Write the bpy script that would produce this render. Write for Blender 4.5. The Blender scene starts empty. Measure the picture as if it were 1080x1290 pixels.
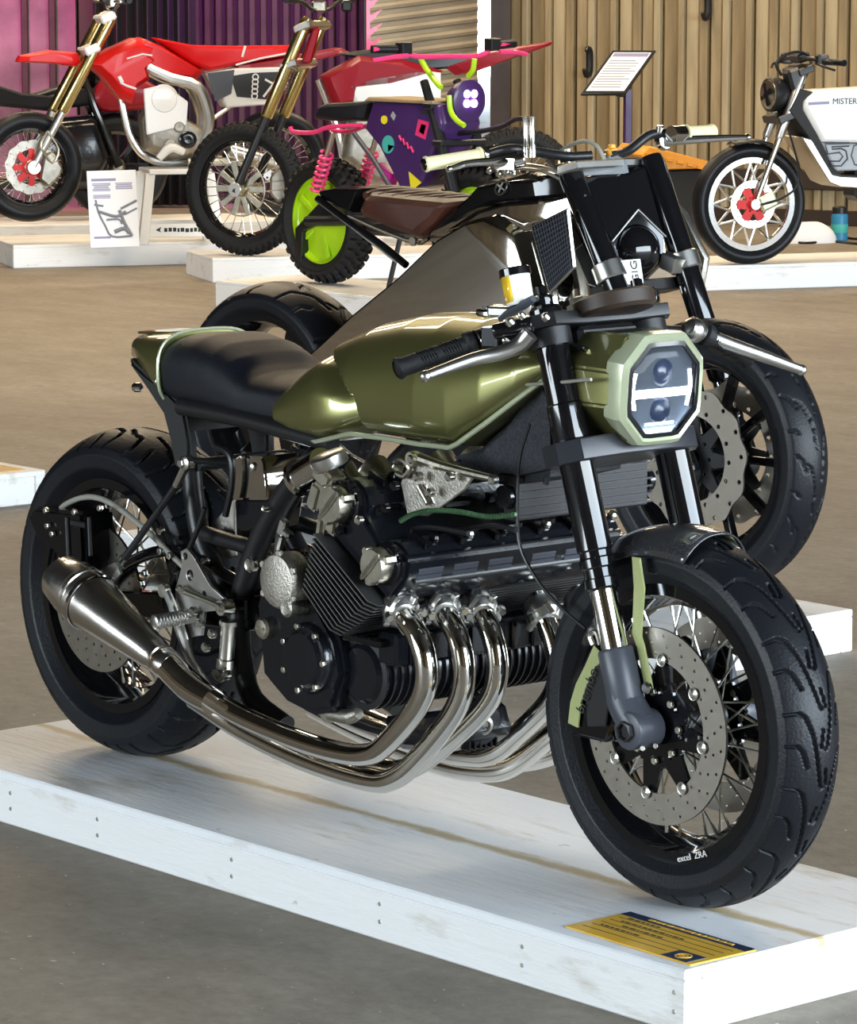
import bpy, bmesh, math, random
import numpy as np
from mathutils import Vector, Matrix, Euler
random.seed(7)
S = bpy.context.scene
COL = S.collection
# ------------------------------------------------------------------ camera
YAW, PITCH, FPX = math.radians(139.818), math.radians(-8.316), 4498.3
CAM = Vector((3.9917, -3.9115, 1.5502))
FW = Vector((math.cos(PITCH)*math.cos(YAW), math.cos(PITCH)*math.sin(YAW), math.sin(PITCH)))
RT = Vector((math.sin(YAW), -math.cos(YAW), 0)); UP = RT.cross(FW)
cd = bpy.data.cameras.new('camera'); cam = bpy.data.objects.new('camera', cd); COL.objects.link(cam)
cd.sensor_fit = 'HORIZONTAL'; cd.sensor_width = 36; cd.lens = FPX/1080*36
cd.clip_start = .05; cd.clip_end = 300
cam.matrix_world = Matrix(((RT.x, UP.x, -FW.x, CAM.x), (RT.y, UP.y, -FW.y, CAM.y), (RT.z, UP.z, -FW.z, CAM.z), (0, 0, 0, 1)))
S.camera = cam
# ------------------------------------------------------------------ sky, exposure, daylight
w = bpy.data.worlds.new('sky'); S.world = w; w.use_nodes = True
nt = w.node_tree; bg = nt.nodes['Background']
tc = nt.nodes.new('ShaderNodeTexCoord'); sx = nt.nodes.new('ShaderNodeSeparateXYZ'); rp = nt.nodes.new('ShaderNodeValToRGB')
nt.links.new(tc.outputs['Generated'], sx.inputs[0]); nt.links.new(sx.outputs['Z'], rp.inputs[0]); nt.links.new(rp.outputs[0], bg.inputs[0])
rp.color_ramp.elements[0].position = 0.0; rp.color_ramp.elements[0].color = (.86, .95, 1, 1)
rp.color_ramp.elements[1].position = .8; rp.color_ramp.elements[1].color = (.56, .75, 1, 1)
bg.inputs[1].default_value = 10.5
S.view_settings.view_transform = 'Standard'; S.view_settings.look = 'None'; S.view_settings.exposure = 0.85; S.view_settings.gamma = 1
S.view_settings.use_curve_mapping = False
def area(name, loc, target, sx_, sy_, power, col, portal=False):
    d = bpy.data.lights.new(name, 'AREA'); d.shape = 'RECTANGLE'; d.size = sx_; d.size_y = sy_; d.energy = power; d.color = col
    o = bpy.data.objects.new(name, d); COL.objects.link(o); o.location = loc
    o.rotation_euler = (Vector(target)-Vector(loc)).to_track_quat('-Z', 'Y').to_euler()
    if portal: d.cycles.is_portal = True
    return o
DOORX = 9.0
area('hangar_door_portal_offscreen', (DOORX, 4.5, 2.4), (0, 4.5, 2.4), 15, 4.8, 1, (1, 1, 1), True)
area('hangar_side_door_portal_offscreen', (-4, -13.8, 1.9), (-4, 0, 1.9), 9, 3.8, 1, (1, 1, 1), True)
for lx, ly in ((-8.5, 4.5), (-8.5, 10.5), (-14, 7.5), (-14, 13.5), (-19, 11), (-19, 17)):
    area('ceiling_lamp_offscreen', (lx, ly, 5.9), (lx, ly, 0), .6, 4.0, 150, (1, .80, .55))
# ------------------------------------------------------------------ materials
MAT = {}
def mat(name, col, rough=.5, metal=0., coat=0., bump=0., bscale=60., var=0., vscale=8., emit=None, estr=0., trans=0., ior=1.45, aniso=0., col2=None, sheen=0., spec=.5, coatr=.05, rvar=0., stretch=None):
    m = bpy.data.materials.new(name); m.use_nodes = True; n = m.node_tree; b = n.nodes['Principled BSDF']
    b.inputs['Base Color'].default_value = (*col, 1); b.inputs['Roughness'].default_value = rough; b.inputs['Metallic'].default_value = metal
    b.inputs['Coat Weight'].default_value = coat; b.inputs['Coat Roughness'].default_value = coatr; b.inputs['IOR'].default_value = ior
    b.inputs['Transmission Weight'].default_value = trans; b.inputs['Anisotropic'].default_value = aniso; b.inputs['Specular IOR Level'].default_value = spec
    b.inputs['Sheen Weight'].default_value = sheen
    if emit: b.inputs['Emission Color'].default_value = (*emit, 1); b.inputs['Emission Strength'].default_value = estr
    if var or bump or rvar:
        t = n.nodes.new('ShaderNodeTexCoord'); src = t.outputs['Object']
        if stretch:
            mp = n.nodes.new('ShaderNodeMapping'); mp.inputs['Scale'].default_value = stretch; n.links.new(src, mp.inputs[0]); src = mp.outputs[0]
    if var or rvar:
        z = n.nodes.new('ShaderNodeTexNoise'); z.inputs['Scale'].default_value = vscale; z.inputs['Detail'].default_value = 6; n.links.new(src, z.inputs['Vector'])
        if var:
            r = n.nodes.new('ShaderNodeValToRGB'); r.color_ramp.elements[0].position = .3; r.color_ramp.elements[1].position = .7
            c2 = col2 or tuple(max(0, c*(1-var)) for c in col)
            r.color_ramp.elements[0].color = (*c2, 1); r.color_ramp.elements[1].color = (*col, 1)
            n.links.new(z.outputs['Fac'], r.inputs[0]); n.links.new(r.outputs[0], b.inputs['Base Color'])
        if rvar:
            mr = n.nodes.new('ShaderNodeMapRange'); mr.inputs[3].default_value = max(.02, rough-rvar); mr.inputs[4].default_value = rough+rvar
            n.links.new(z.outputs['Fac'], mr.inputs[0]); n.links.new(mr.outputs[0], b.inputs['Roughness'])
    if bump:
        z2 = n.nodes.new('ShaderNodeTexNoise'); z2.inputs['Scale'].default_value = bscale; z2.inputs['Detail'].default_value = 4; n.links.new(src, z2.inputs['Vector'])
        bp_ = n.nodes.new('ShaderNodeBump'); bp_.inputs['Strength'].default_value = bump; bp_.inputs['Distance'].default_value = .01
        n.links.new(z2.outputs['Fac'], bp_.inputs['Height']); n.links.new(bp_.outputs[0], b.inputs['Normal'])
    MAT[name] = m; return m
mat('rubber', (.007, .008, .0105), .42, bump=.1, bscale=220, spec=.30)
mat('rubber_dull', (.009, .009, .010), .62, bump=.2, bscale=90, spec=.35)
mat('black_gloss', (.005, .005, .006), .08, coat=.2)
mat('black_engine', (.007, .008, .011), .17, coat=.25, bump=.05, bscale=160)
mat('black_satin', (.012, .012, .013), .38)
mat('black_matte', (.014, .014, .014), .65, bump=.12, bscale=300)
mat('black_speckle', (.012, .012, .014), .35, bump=.5, bscale=500, var=.9, vscale=260, col2=(.06, .065, .08))
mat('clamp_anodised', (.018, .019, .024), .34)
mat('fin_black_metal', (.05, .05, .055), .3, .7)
mat('grey_satin', (.055, .06, .075), .38)
mat('chrome', (.86, .85, .83), .07, 1)
mat('chrome_pipe', (.80, .76, .69), .08, 1, rvar=.04, vscale=20)
mat('steel_brushed', (.80, .77, .71), .22, 1, aniso=.5, rvar=.06, vscale=60)
mat('alu', (.66, .65, .62), .3, 1)
mat('alu_warm', (.60, .56, .46), .32, 1, var=.35, vscale=30, bump=.06, bscale=200)
mat('alu_cast', (.50, .47, .41), .42, 1, bump=.2, bscale=250, var=.3, vscale=30)
mat('disc_steel', (.40, .37, .32), .34, 1, rvar=.06, vscale=90)
mat('zinc', (.70, .68, .62), .25, 1)
mat('fin_edge', (.20, .20, .20), .32, .85)
mat('olive_paint', (.20, .195, .068), .33, .75, coat=1., coatr=.03, bump=.012, bscale=1400)
mat('olive_pale', (.48, .52, .35), .32, .35, coat=.8)
mat('leather_black', (.008, .009, .013), .46, bump=.25, bscale=520, spec=.32)
mat('leather_brown', (.085, .028, .018), .33, bump=.2, bscale=300, var=.4, vscale=12)
mat('carbon', (.012, .012, .013), .22, coat=1., var=.8, vscale=420, col2=(.05, .05, .055))
mat('lens_glass', (.95, .98, 1.), .02, trans=1., ior=1.2)
mat('led_white', (.9, .95, 1.), .3, emit=(.92, .97, 1.), estr=3.0)
mat('led_violet', (.9, .8, 1.), .3, emit=(.80, .45, 1.), estr=14.)
mat('fluid_bottle', (.85, .84, .78), .25, coat=.4)
mat('fluid_yellow', (.78, .50, .03), .22, coat=.6)
mat('braid_green', (.07, .15, .07), .4, .5)
mat('cable_black', (.012, .012, .013), .35)
mat('cable_grey', (.30, .29, .25), .4)
mat('strap_green', (.36, .39, .16), .55, bump=.2, bscale=200)
mat('ink', (.02, .022, .015), .6)
mat('gold', (.62, .50, .22), .25, 1)
mat('white_paint', (.80, .80, .78), .4, coat=.3)
mat('red_paint', (.60, .006, .008), .38, coat=.1, spec=.3)
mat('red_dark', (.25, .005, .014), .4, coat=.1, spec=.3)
mat('purple_paint', (.052, .018, .105), .38, coat=.2)
mat('lime', (.42, .70, .01), .35, coat=.3)
mat('pink', (.88, .045, .20), .35, coat=.3)
mat('magenta', (.75, .02, .42), .35)
mat('cream_grip', (.80, .72, .42), .55)
mat('orange', (.85, .36, .02), .45, coat=.2)
mat('teal', (.06, .42, .38), .5)
mat('yellow', (.80, .68, .02), .5)
mat('blue_cup', (.03, .22, .42), .4)
mat('tan_leg', (.35, .25, .13), .6)
mat('brown_dark', (.03, .018, .012), .5)
mat('copper', (.72, .36, .2), .2, 1)
mat('grey_panel', (.34, .36, .38), .4)
mat('mirror_steel', (.74, .71, .66), .055, 1, bump=.02, bscale=9)
mat('mesh_dark', (.03, .03, .03), .5, .5, bump=1., bscale=900)
mat('paper', (.86, .87, .90), .6)
mat('print_grey', (.22, .23, .26), .7)
mat('print_violet', (.30, .27, .42), .7)
mat('amber_card', (.72, .40, .03), .32, coat=.5, var=.25, vscale=14, col2=(.80, .48, .06))
mat('navy', (.015, .028, .07), .35, coat=.4)
# ------------------------------------------------------------------ mesh helpers
def V(*a): return Vector(a)
def unit(v): v = Vector(v); return v.normalized()
def crom(P, k):
    if k <= 1 or len(P) < 3: return [Vector(p) for p in P]
    P = [Vector(p) for p in P]; Q = [P[0]*2-P[1]] + P + [P[-1]*2-P[-2]]; out = []
    for i in range(1, len(Q)-2):
        a, b, c, d = Q[i-1:i+3]
        for j in range(k):
            t = j/k; out.append(.5*((2*b)+(c-a)*t+(2*a-5*b+4*c-d)*t*t+(3*b-a-3*c+d)*t**3))
    out.append(P[-1]); return out
class MB:
    def __init__(s, T=None): s.v = []; s.f = []; s.T = T
    def add(s, vs, fs):
        o = len(s.v)
        s.v += [tuple(s.T @ Vector(v)) if s.T else tuple(v) for v in vs]; s.f += [tuple(i+o for i in f) for f in fs]; return s
    def box(s, c, d, rot=None, taper=1.):
        R = Euler(rot).to_matrix() if rot else Matrix.Identity(3); c = Vector(c); vs = []
        for z in (-1, 1):
            k = 1 if z < 0 else taper
            for x, y in ((-1, -1), (1, -1), (1, 1), (-1, 1)): vs.append(c+R @ Vector((x*d[0]/2*k, y*d[1]/2*k, z*d[2]/2)))
        return s.add(vs, [(3, 2, 1, 0), (4, 5, 6, 7), (0, 1, 5, 4), (1, 2, 6, 5), (2, 3, 7, 6), (3, 0, 4, 7)])
    def ring(s, c, ax, ux, r, n):
        ay = Vector(ax).cross(ux); return [Vector(c)+ux*(r*math.cos(2*math.pi*i/n))+ay*(r*math.sin(2*math.pi*i/n)) for i in range(n)]
    def lathe(s, prof, org, axis, n=32, closed=False):
        a = unit(axis); ux = unit(a.orthogonal()); org = Vector(org); vs = []; fs = []
        for r, h in prof: vs += s.ring(org+a*h, a, ux, max(r, 1e-5), n)
        m = len(prof)
        for k in range(m if closed else m-1):
            k2 = (k+1) % m
            for i in range(n): j = (i+1) % n; fs.append((k*n+i, k*n+j, k2*n+j, k2*n+i))
        if not closed:
            if prof[0][0] > 1e-4: fs.append(tuple(range(n-1, -1, -1)))
            if prof[-1][0] > 1e-4: fs.append(tuple((m-1)*n+i for i in range(n)))
        return s.add(vs, fs)
    def cyl(s, p0, p1, r0, r1=None, n=16):
        p0 = Vector(p0); p1 = Vector(p1); r1 = r0 if r1 is None else r1
        return s.lathe([(r0, 0), (r1, (p1-p0).length)], p0, p1-p0, n)
    def rod(s, p0, p1, r, b=.002, n=16):   # cylinder with chamfered ends
        p0 = Vector(p0); p1 = Vector(p1); L = (p1-p0).length
        return s.lathe([(r-b, 0), (r, b), (r, L-b), (r-b, L)], p0, p1-p0, n)
    def tube(s, P, r, n=10, k=1, caps=True):
        m0 = len(P); Q = crom(P, k); m = len(Q)
        rr = [r]*m if not hasattr(r, '__len__') else [float(np.interp(i/(m-1)*(m0-1), range(m0), r)) for i in range(m)]
        vs = []; fs = []; u = None
        for i in range(m):
            t = unit(Q[min(i+1, m-1)]-Q[max(i-1, 0)])
            u = unit(t.orthogonal()) if u is None else unit(u-t*u.dot(t))
            vs += s.ring(Q[i], t, u, rr[i], n)
        for i in range(m-1):
            for j in range(n): j2 = (j+1) % n; fs.append((i*n+j, i*n+j2, (i+1)*n+j2, (i+1)*n+j))
        if caps: fs += [tuple(range(n-1, -1, -1)), tuple((m-1)*n+i for i in range(n))]
        return s.add(vs, fs)
    def loft(s, rings, caps=True, closed=True):
        n = len(rings[0]); vs = [v for r in rings for v in r]; fs = []
        for k in range(len(rings)-1):
            for i in range(n if closed else n-1): j = (i+1) % n; fs.append((k*n+i, k*n+j, (k+1)*n+j, (k+1)*n+i))
        if caps: fs += [tuple(range(n-1, -1, -1)), tuple((len(rings)-1)*n+i for i in range(n))]
        return s.add(vs, fs)
    def prism(s, poly, a, b, pl='xz'):   # polygon in a plane, extruded between two values of the remaining axis
        def P(u, v, t): return {'xz': (u, t, v), 'xy': (u, v, t), 'yz': (t, u, v)}[pl]
        n = len(poly); A = sum(poly[i][0]*poly[(i+1) % n][1]-poly[(i+1) % n][0]*poly[i][1] for i in range(n))
        vs = [P(u, v, a) for u, v in poly]+[P(u, v, b) for u, v in poly]
        fs = [tuple(range(n-1, -1, -1)), tuple(range(n, 2*n))]+[(i, (i+1) % n, n+(i+1) % n, n+i) for i in range(n)]
        return s.add(vs, fs)
    def ball(s, c, r, n=16, m=10):
        r = (r, r, r) if not hasattr(r, '__len__') else r; vs = []; fs = []
        for i in range(m+1):
            p = math.pi*i/m
            for j in range(n): t = 2*math.pi*j/n; vs.append((c[0]+r[0]*max(math.sin(p), 1e-4)*math.cos(t), c[1]+r[1]*max(math.sin(p), 1e-4)*math.sin(t), c[2]+r[2]*math.cos(p)))
        for i in range(m):
            for j in range(n): j2 = (j+1) % n; fs.append((i*n+j, (i+1)*n+j, (i+1)*n+j2, i*n+j2))
        return s.add(vs, fs)
    def hexa(s, c, ax, r, h): return s.lathe([(r, 0), (r, h*.8), (r*.85, h)], c, ax, 6)
    def mesh(s, name, bev=0., seg=1, smooth=35, fix=True):
        me = bpy.data.meshes.new(name); me.from_pydata(s.v, [], s.f)
        bm = bmesh.new(); bm.from_mesh(me)
        if fix: bmesh.ops.recalc_face_normals(bm, faces=bm.faces)
        if bev:
            es = [e for e in bm.edges if len(e.link_faces) == 2 and e.calc_face_angle(0) > .5]
            bmesh.ops.bevel(bm, geom=es, offset=bev, segments=seg, affect='EDGES', clamp_overlap=True)
        bm.to_mesh(me); bm.free()
        finish(me, smooth); return me
    def build(s, name, m, parent=None, bev=0., seg=1, smooth=35, fix=True):
        return link(name, s.mesh(name, bev, seg, smooth, fix), m, parent)
def finish(me, smooth=35):
    me.polygons.foreach_set('use_smooth', [bool(smooth)]*len(me.polygons))
    if smooth: me.set_sharp_from_angle(angle=math.radians(smooth))
    me.update()
def link(name, me, m=None, parent=None, loc=None, rot=None):
    if m is not None and not me.materials: me.materials.append(MAT[m] if isinstance(m, str) else m)
    o = bpy.data.objects.new(name, me); COL.objects.link(o); o.parent = parent
    if loc is not None: o.location = loc
    if rot is not None: o.rotation_euler = rot
    return o
def tag(o, label=None, cat=None, group=None, kind=None):
    for k, v in (('label', label), ('category', cat), ('group', group), ('kind', kind)):
        if v: o[k] = v
    return o
def empty(name, loc, rz=0, label=None, cat=None, group=None, scale=1):
    o = bpy.data.objects.new(name, None); COL.objects.link(o); o.location = loc; o.rotation_euler = (0, 0, rz); o.scale = (scale,)*3
    return tag(o, label, cat, group)
def grid_mesh(name, Vv, nu, nv, m, parent, wrap_u=False, wrap_v=False, smooth=60):
    Vv = np.asarray(Vv, dtype=np.float32).reshape(-1, 3)
    iu = np.arange(nu if wrap_u else nu-1); iv = np.arange(nv if wrap_v else nv-1)
    A, B = np.meshgrid(iu, iv, indexing='ij'); A2 = (A+1) % nu; B2 = (B+1) % nv
    Fq = np.stack([A*nv+B, A2*nv+B, A2*nv+B2, A*nv+B2], -1).reshape(-1, 4)
    me = bpy.data.meshes.new(name); me.vertices.add(len(Vv)); me.vertices.foreach_set('co', Vv.ravel())
    me.loops.add(Fq.size); me.loops.foreach_set('vertex_index', Fq.ravel().astype(np.int32))
    me.polygons.add(len(Fq)); me.polygons.foreach_set('loop_start', np.arange(0, Fq.size, 4, dtype=np.int32)); me.polygons.foreach_set('loop_total', np.full(len(Fq), 4, dtype=np.int32))
    me.update(calc_edges=True); me.validate(); finish(me, smooth)
    return link(name, me, m, parent) if m is not None else me
def plate_mesh(name, outline, holes=(), th=.005, bevel=.0, T=None):
    # a flat plate with real holes, cut in its own xy plane (2D curve), then placed with T
    c = bpy.data.curves.new(name, 'CURVE'); c.dimensions = '2D'; c.fill_mode = 'BOTH'; c.extrude = max(th/2-bevel, .0001); c.bevel_depth = bevel; c.offset = -bevel
    for poly in [outline]+list(holes):
        sp = c.splines.new('POLY'); sp.points.add(len(poly)-1); sp.use_cyclic_u = True
        for p, xy in zip(sp.points, poly): p.co = (xy[0], xy[1], 0, 1)
    o = bpy.data.objects.new(name, c); COL.objects.link(o)
    me = bpy.data.meshes.new_from_object(o.evaluated_get(bpy.context.evaluated_depsgraph_get()))
    bpy.data.objects.remove(o); bpy.data.curves.remove(c); me.materials.clear(); me.name = name
    if T: me.transform(T)
    finish(me, 30); return me
def circ(cx, cy, r, n=20, a0=0.): return [(cx+r*math.cos(a0+2*math.pi*i/n), cy+r*math.sin(a0+2*math.pi*i/n)) for i in range(n)]
def text_mesh(name, txt, size, T, th=.0006, align='CENTER'):
    c = bpy.data.curves.new(name, 'FONT'); c.body = txt; c.size = size; c.extrude = th; c.align_x = align; c.align_y = 'CENTER'; c.resolution_u = 3
    o = bpy.data.objects.new(name, c); COL.objects.link(o)
    me = bpy.data.meshes.new_from_object(o.evaluated_get(bpy.context.evaluated_depsgraph_get()))
    bpy.data.objects.remove(o); bpy.data.curves.remove(c); me.materials.clear(); me.transform(T); me.name = name; return me
def basis(o, x, y):   # matrix with given origin, local x and (roughly) local y
    x = unit(x); z = unit(x.cross(Vector(y))); y = z.cross(x); o = Vector(o)
    return Matrix(((x.x, y.x, z.x, o.x), (x.y, y.y, z.y, o.y), (x.z, y.z, z.z, o.z), (0, 0, 0, 1)))
XZ = basis((0, 0, 0), (1, 0, 0), (0, 0, 1))       # plate xy -> bike side plane (normal -y)
def shift(x, y, z): return Matrix.Translation((x, y, z))
class Frame:
    """a thing's own frame; q() reads the point of its side plane y = const seen along a sight line"""
    def __init__(s, loc, rz=0., sc=1.): s.loc = Vector(loc); s.R = Matrix.Rotation(rz, 3, 'Z'); s.sc = sc
    def q(s, y, px, py):
        d = FW+RT*((px-540)/FPX)-UP*((py-645)/FPX); o = s.R.transposed() @ (CAM-s.loc)/s.sc; d = s.R.transposed() @ d
        t = (y-o.y)/d.y; return o+d*t
    def l(s, y, *p): return [s.q(y, *a) for a in p]
    def xz(s, y, *p): return [(v.x, v.z) for v in s.l(y, *p)]
# ------------------------------------------------------------------ setting
def gz(z, px, py):
    d = FW+RT*((px-540)/FPX)-UP*((py-645)/FPX); return CAM+d*((z-CAM.z)/d.z)
def gd(px, depth, z=0.):   # floor point below a sight line at a given depth
    d = FW+RT*((px-540)/FPX); h = CAM+d*depth; return Vector((h.x, h.y, z))
def struct(o): o['kind'] = 'structure'; return o
def floor_mat():
    m = bpy.data.materials.new('concrete'); m.use_nodes = True; n = m.node_tree; b = n.nodes['Principled BSDF']; L = n.links.new
    t = n.nodes.new('ShaderNodeTexCoord')
    def noise(sc, det=8, rough=.6, st=(1, 1, 1)):
        mp = n.nodes.new('ShaderNodeMapping'); mp.inputs['Scale'].default_value = st; L(t.outputs['Object'], mp.inputs[0])
        z = n.nodes.new('ShaderNodeTexNoise'); z.inputs['Scale'].default_value = sc; z.inputs['Detail'].default_value = det; z.inputs['Roughness'].default_value = rough; L(mp.outputs[0], z.inputs['Vector']); return z
    def ramp(z, p0, c0, p1, c1):
        r = n.nodes.new('ShaderNodeValToRGB'); e = r.color_ramp.elements; e[0].position = p0; e[0].color = (*c0, 1); e[1].position = p1; e[1].color = (*c1, 1); L(z.outputs['Fac'], r.inputs[0]); return r
    def mix(a, c, f, mode='MULTIPLY'):
        x = n.nodes.new('ShaderNodeMix'); x.data_type = 'RGBA'; x.blend_type = mode; x.inputs[0].default_value = f; L(a.outputs[0] if len(a.outputs) < 3 else a.outputs[2], x.inputs[6]); L(c.outputs[0], x.inputs[7]); return x
    base = ramp(noise(.55), .35, (.235, .20, .158), .68, (.32, .285, .232))
    fine = ramp(noise(26, 10, .75), .3, (.62, .60, .58), .7, (1.12, 1.1, 1.08))
    mid = ramp(noise(3.2, 6, .7, (1, 1.8, 1)), .34, (.72, .69, .66), .62, (1.06, 1.06, 1.06))
    c = mix(mix(base, fine, .75), mid, .7)
    spots = ramp(noise(60, 2, .5), .735, (0, 0, 0), .75, (.35, .34, .31))
    c = mix(c, spots, 1., 'ADD'); L(c.outputs[2], b.inputs['Base Color'])
    b.inputs['Roughness'].default_value = .62; b.inputs['Specular IOR Level'].default_value = .35
    bp_ = n.nodes.new('ShaderNodeBump'); bp_.inputs['Strength'].default_value = .35; bp_.inputs['Distance'].default_value = .006; L(noise(45, 8, .7).outputs['Fac'], bp_.inputs['Height']); L(bp_.outputs[0], b.inputs['Normal'])
    MAT['concrete'] = m
floor_mat()
def paint_mat(name, col, seam=None):
    # white brushed paint on boards, with scuffs and a grimy joint line along the length
    m = bpy.data.materials.new(name); m.use_nodes = True; n = m.node_tree; b = n.nodes['Principled BSDF']; L = n.links.new
    t = n.nodes.new('ShaderNodeTexCoord')
    def noise(sc, st, det=6):
        mp = n.nodes.new('ShaderNodeMapping'); mp.inputs['Scale'].default_value = st; L(t.outputs['Object'], mp.inputs[0])
        z = n.nodes.new('ShaderNodeTexNoise'); z.inputs['Scale'].default_value = sc; z.inputs['Detail'].default_value = det; z.inputs['Roughness'].default_value = .65; L(mp.outputs[0], z.inputs['Vector']); return z
    r = n.nodes.new('ShaderNodeValToRGB'); e = r.color_ramp.elements
    e[0].position = .30; e[0].color = (col[0]*.66, col[1]*.60, col[2]*.5, 1); e[1].position = .45; e[1].color = (*col, 1)
    L(noise(5, (.5, 2.2, 2)).outputs['Fac'], r.inputs[0]); out = r.outputs[0]
    g = n.nodes.new('ShaderNodeValToRGB'); ge = g.color_ramp.elements; ge[0].position = .70; ge[0].color = (0, 0, 0, 1); ge[1].position = .73; ge[1].color = (.6, .6, .6, 1); L(noise(19, (1, 1, 1), 3).outputs['Fac'], g.inputs[0])
    x = n.nodes.new('ShaderNodeMix'); x.data_type = 'RGBA'; L(g.outputs[0], x.inputs[0]); L(out, x.inputs[6]); x.inputs[7].default_value = (.42, .36, .26, 1); out = x.outputs[2]
    if seam is not None:
        sp = n.nodes.new('ShaderNodeSeparateXYZ'); L(t.outputs['Object'], sp.inputs[0])
        def mth(op, a, v=None, c=None):
            q = n.nodes.new('ShaderNodeMath'); q.operation = op; L(a, q.inputs[0])
            if v is not None: q.inputs[1].default_value = v
            if c is not None: L(c, q.inputs[1])
            return q.outputs[0]
        wob = mth('MULTIPLY', noise(9, (1, 3, 1), 5).outputs['Fac'], .05)
        d = mth('ABSOLUTE', mth('SUBTRACT', mth('ADD', sp.outputs[1], None, wob), seam+.025))
        mr = n.nodes.new('ShaderNodeMapRange'); mr.inputs[1].default_value = .006; mr.inputs[2].default_value = .021; mr.inputs[3].default_value = .92; mr.inputs[4].default_value = 0; L(d, mr.inputs[0])
        x = n.nodes.new('ShaderNodeMix'); x.data_type = 'RGBA'; L(mr.outputs[0], x.inputs[0]); L(out, x.inputs[6]); x.inputs[7].default_value = (.40, .31, .16, 1); out = x.outputs[2]
    L(out, b.inputs['Base Color']); b.inputs['Roughness'].default_value = .45
    bp_ = n.nodes.new('ShaderNodeBump'); bp_.inputs['Strength'].default_value = .6; bp_.inputs['Distance'].default_value = .006; L(noise(16, (.35, 2.2, 2.2)).outputs['Fac'], bp_.inputs['Height']); L(bp_.outputs[0], b.inputs['Normal'])
    MAT[name] = m
paint_mat('board_white', (.80, .80, .79)); paint_mat('board_top', (.80, .81, .82), seam=.292)
o = MB(); o.add([(-45, -40, 0), (60, -40, 0), (60, 60, 0), (-45, 60, 0)], [(0, 1, 2, 3)])
struct(o.build('floor', 'concrete'))
mat('ceiling_dark', (.028, .025, .022), .7, var=.4, vscale=1.5)
mat('wall_tan', (.36, .28, .18), .7, var=.4, vscale=1.2)
mat('wall_dark', (.018, .014, .016), .75, var=.5, vscale=2)
mat('plank_a', (.40, .30, .165), .6, var=.35, vscale=3.5, bump=.2, bscale=14, stretch=(6, 6, .6), rvar=.1)
mat('plank_b', (.33, .24, .125), .6, var=.4, vscale=3, bump=.2, bscale=14, stretch=(6, 6, .6), rvar=.1)
mat('plank_c', (.47, .37, .22), .58, var=.3, vscale=4, bump=.2, bscale=14, stretch=(6, 6, .6), rvar=.1)
mat('wall_pale', (.50, .42, .30), .55, var=.4, vscale=1.4, stretch=(1, 1, 5))
mat('plaster', (.25, .22, .20), .7, var=.75, vscale=2.3, bump=.4, bscale=9)
mat('post_brown', (.05, .03, .024), .5, var=.5, vscale=5)
struct(MB().box((-14, 8, 6.1), (46, 44, .2)).build('ceiling', 'ceiling_dark'))
struct(MB().box((-22.75, -13.9, 3), (28.5, .2, 6)).build('wall_near', 'wall_tan')); struct(MB().box((4.75, -13.9, 3), (8.5, .2, 6)).build('wall_near_end', 'wall_tan')); struct(MB().box((-4, -13.9, 4.9), (9, .2, 2.2)).build('wall_near_header', 'wall_tan'))
struct(MB().box((9.1, -8.5, 3), (.2, 11, 6)).build('wall_front', 'wall_tan')); struct(MB().box((9.1, 20.5, 3), (.2, 17, 6)).build('wall_front_far', 'wall_tan')); struct(MB().box((9.1, 4.5, 5.4), (.2, 15, 1.2)).build('wall_front_header', 'wall_tan'))
d_ = FW+RT*((609-540)/FPX); gx = (CAM+d_*((29.1-CAM.y)/d_.y)).x      # a tall door stands open in the far side wall
struct(MB().box(((-37+gx-.7)/2, 29.1, 3), (gx-.7+37, .2, 6)).build('wall_far', 'wall_dark')); struct(MB().box(((9+gx+.7)/2, 29.1, 3), (9-gx-.7, .2, 6)).build('wall_far_end', 'wall_dark'))
struct(MB().box((-37, 8, 3), (.2, 44, 6)).build('wall_end', 'wall_dark'))
# back wall of upright boards, with a frame of its own: x along the wall, y into the hall
A = gd(634, 25.2); B = gd(1100, 23.9); ex = unit(B-A); ang = math.atan2(ex.y, ex.x)
wb_ = struct(MB().box((5.0, .10, 1.9), (10.0, .04, 3.8)).build('wall_back', 'plank_b')); wb_.location = A; wb_.rotation_euler = (0, 0, ang)
pm = {}
x = .03; i = 0
while x < 9.9:
    wd = (.085, .050, .11, .045, .095, .06)[i % 6]; th = (.05, .075, .045, .085, .055, .07)[i % 6]; k = (wd, th, i % 3)
    if k not in pm: pm[k] = MB().box((0, -th/2, 1.9), (wd, th, 3.8)).mesh('plank', bev=.008)
    me = pm[k]
    if not me.materials: me.materials.append(MAT[('plank_a', 'plank_c', 'plank_b')[i % 3]])
    link('plank', me, None, wb_, loc=(x+wd/2, .085, 0)); x += wd+.006+(.012 if i % 4 == 1 else 0); i += 1
link('skirting', MB().box((5.0, -.03, .30), (10.0, .05, .13)).mesh('skirting', bev=.006), 'brown_dark', wb_)
link('skirting', MB().box((5.0, -.012, .05), (10.0, .03, .1)).mesh('skirting', bev=.006), 'brown_dark', wb_)
for px, py, hh in ((743, 78, .13), (892, 6, .13)):   # black hooks on the boards
    d = FW+RT*((px-540)/FPX)-UP*((py-645)/FPX); nrm = Vector((ex.y, -ex.x, 0)); t = (A-CAM).dot(nrm)/d.dot(nrm); P = CAM+d*t
    h = MB().tube([(0, -.08, .075), (0, -.05, .09), (0, -.02, .06), (0, -.02, -.06), (0, -.07, -.09), (0, -.115, -.05)], [.011, .02, .026, .026, .02, .012], 8, 4)
    h = tag(h.build('wall_hook', 'black_satin'), 'small black hook on the board wall '+('beside the lectern sign' if py > 50 else 'high up, away from the lectern sign'), 'hook')
    h.location = P+nrm*-.02; h.rotation_euler = (0, 0, ang)
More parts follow.
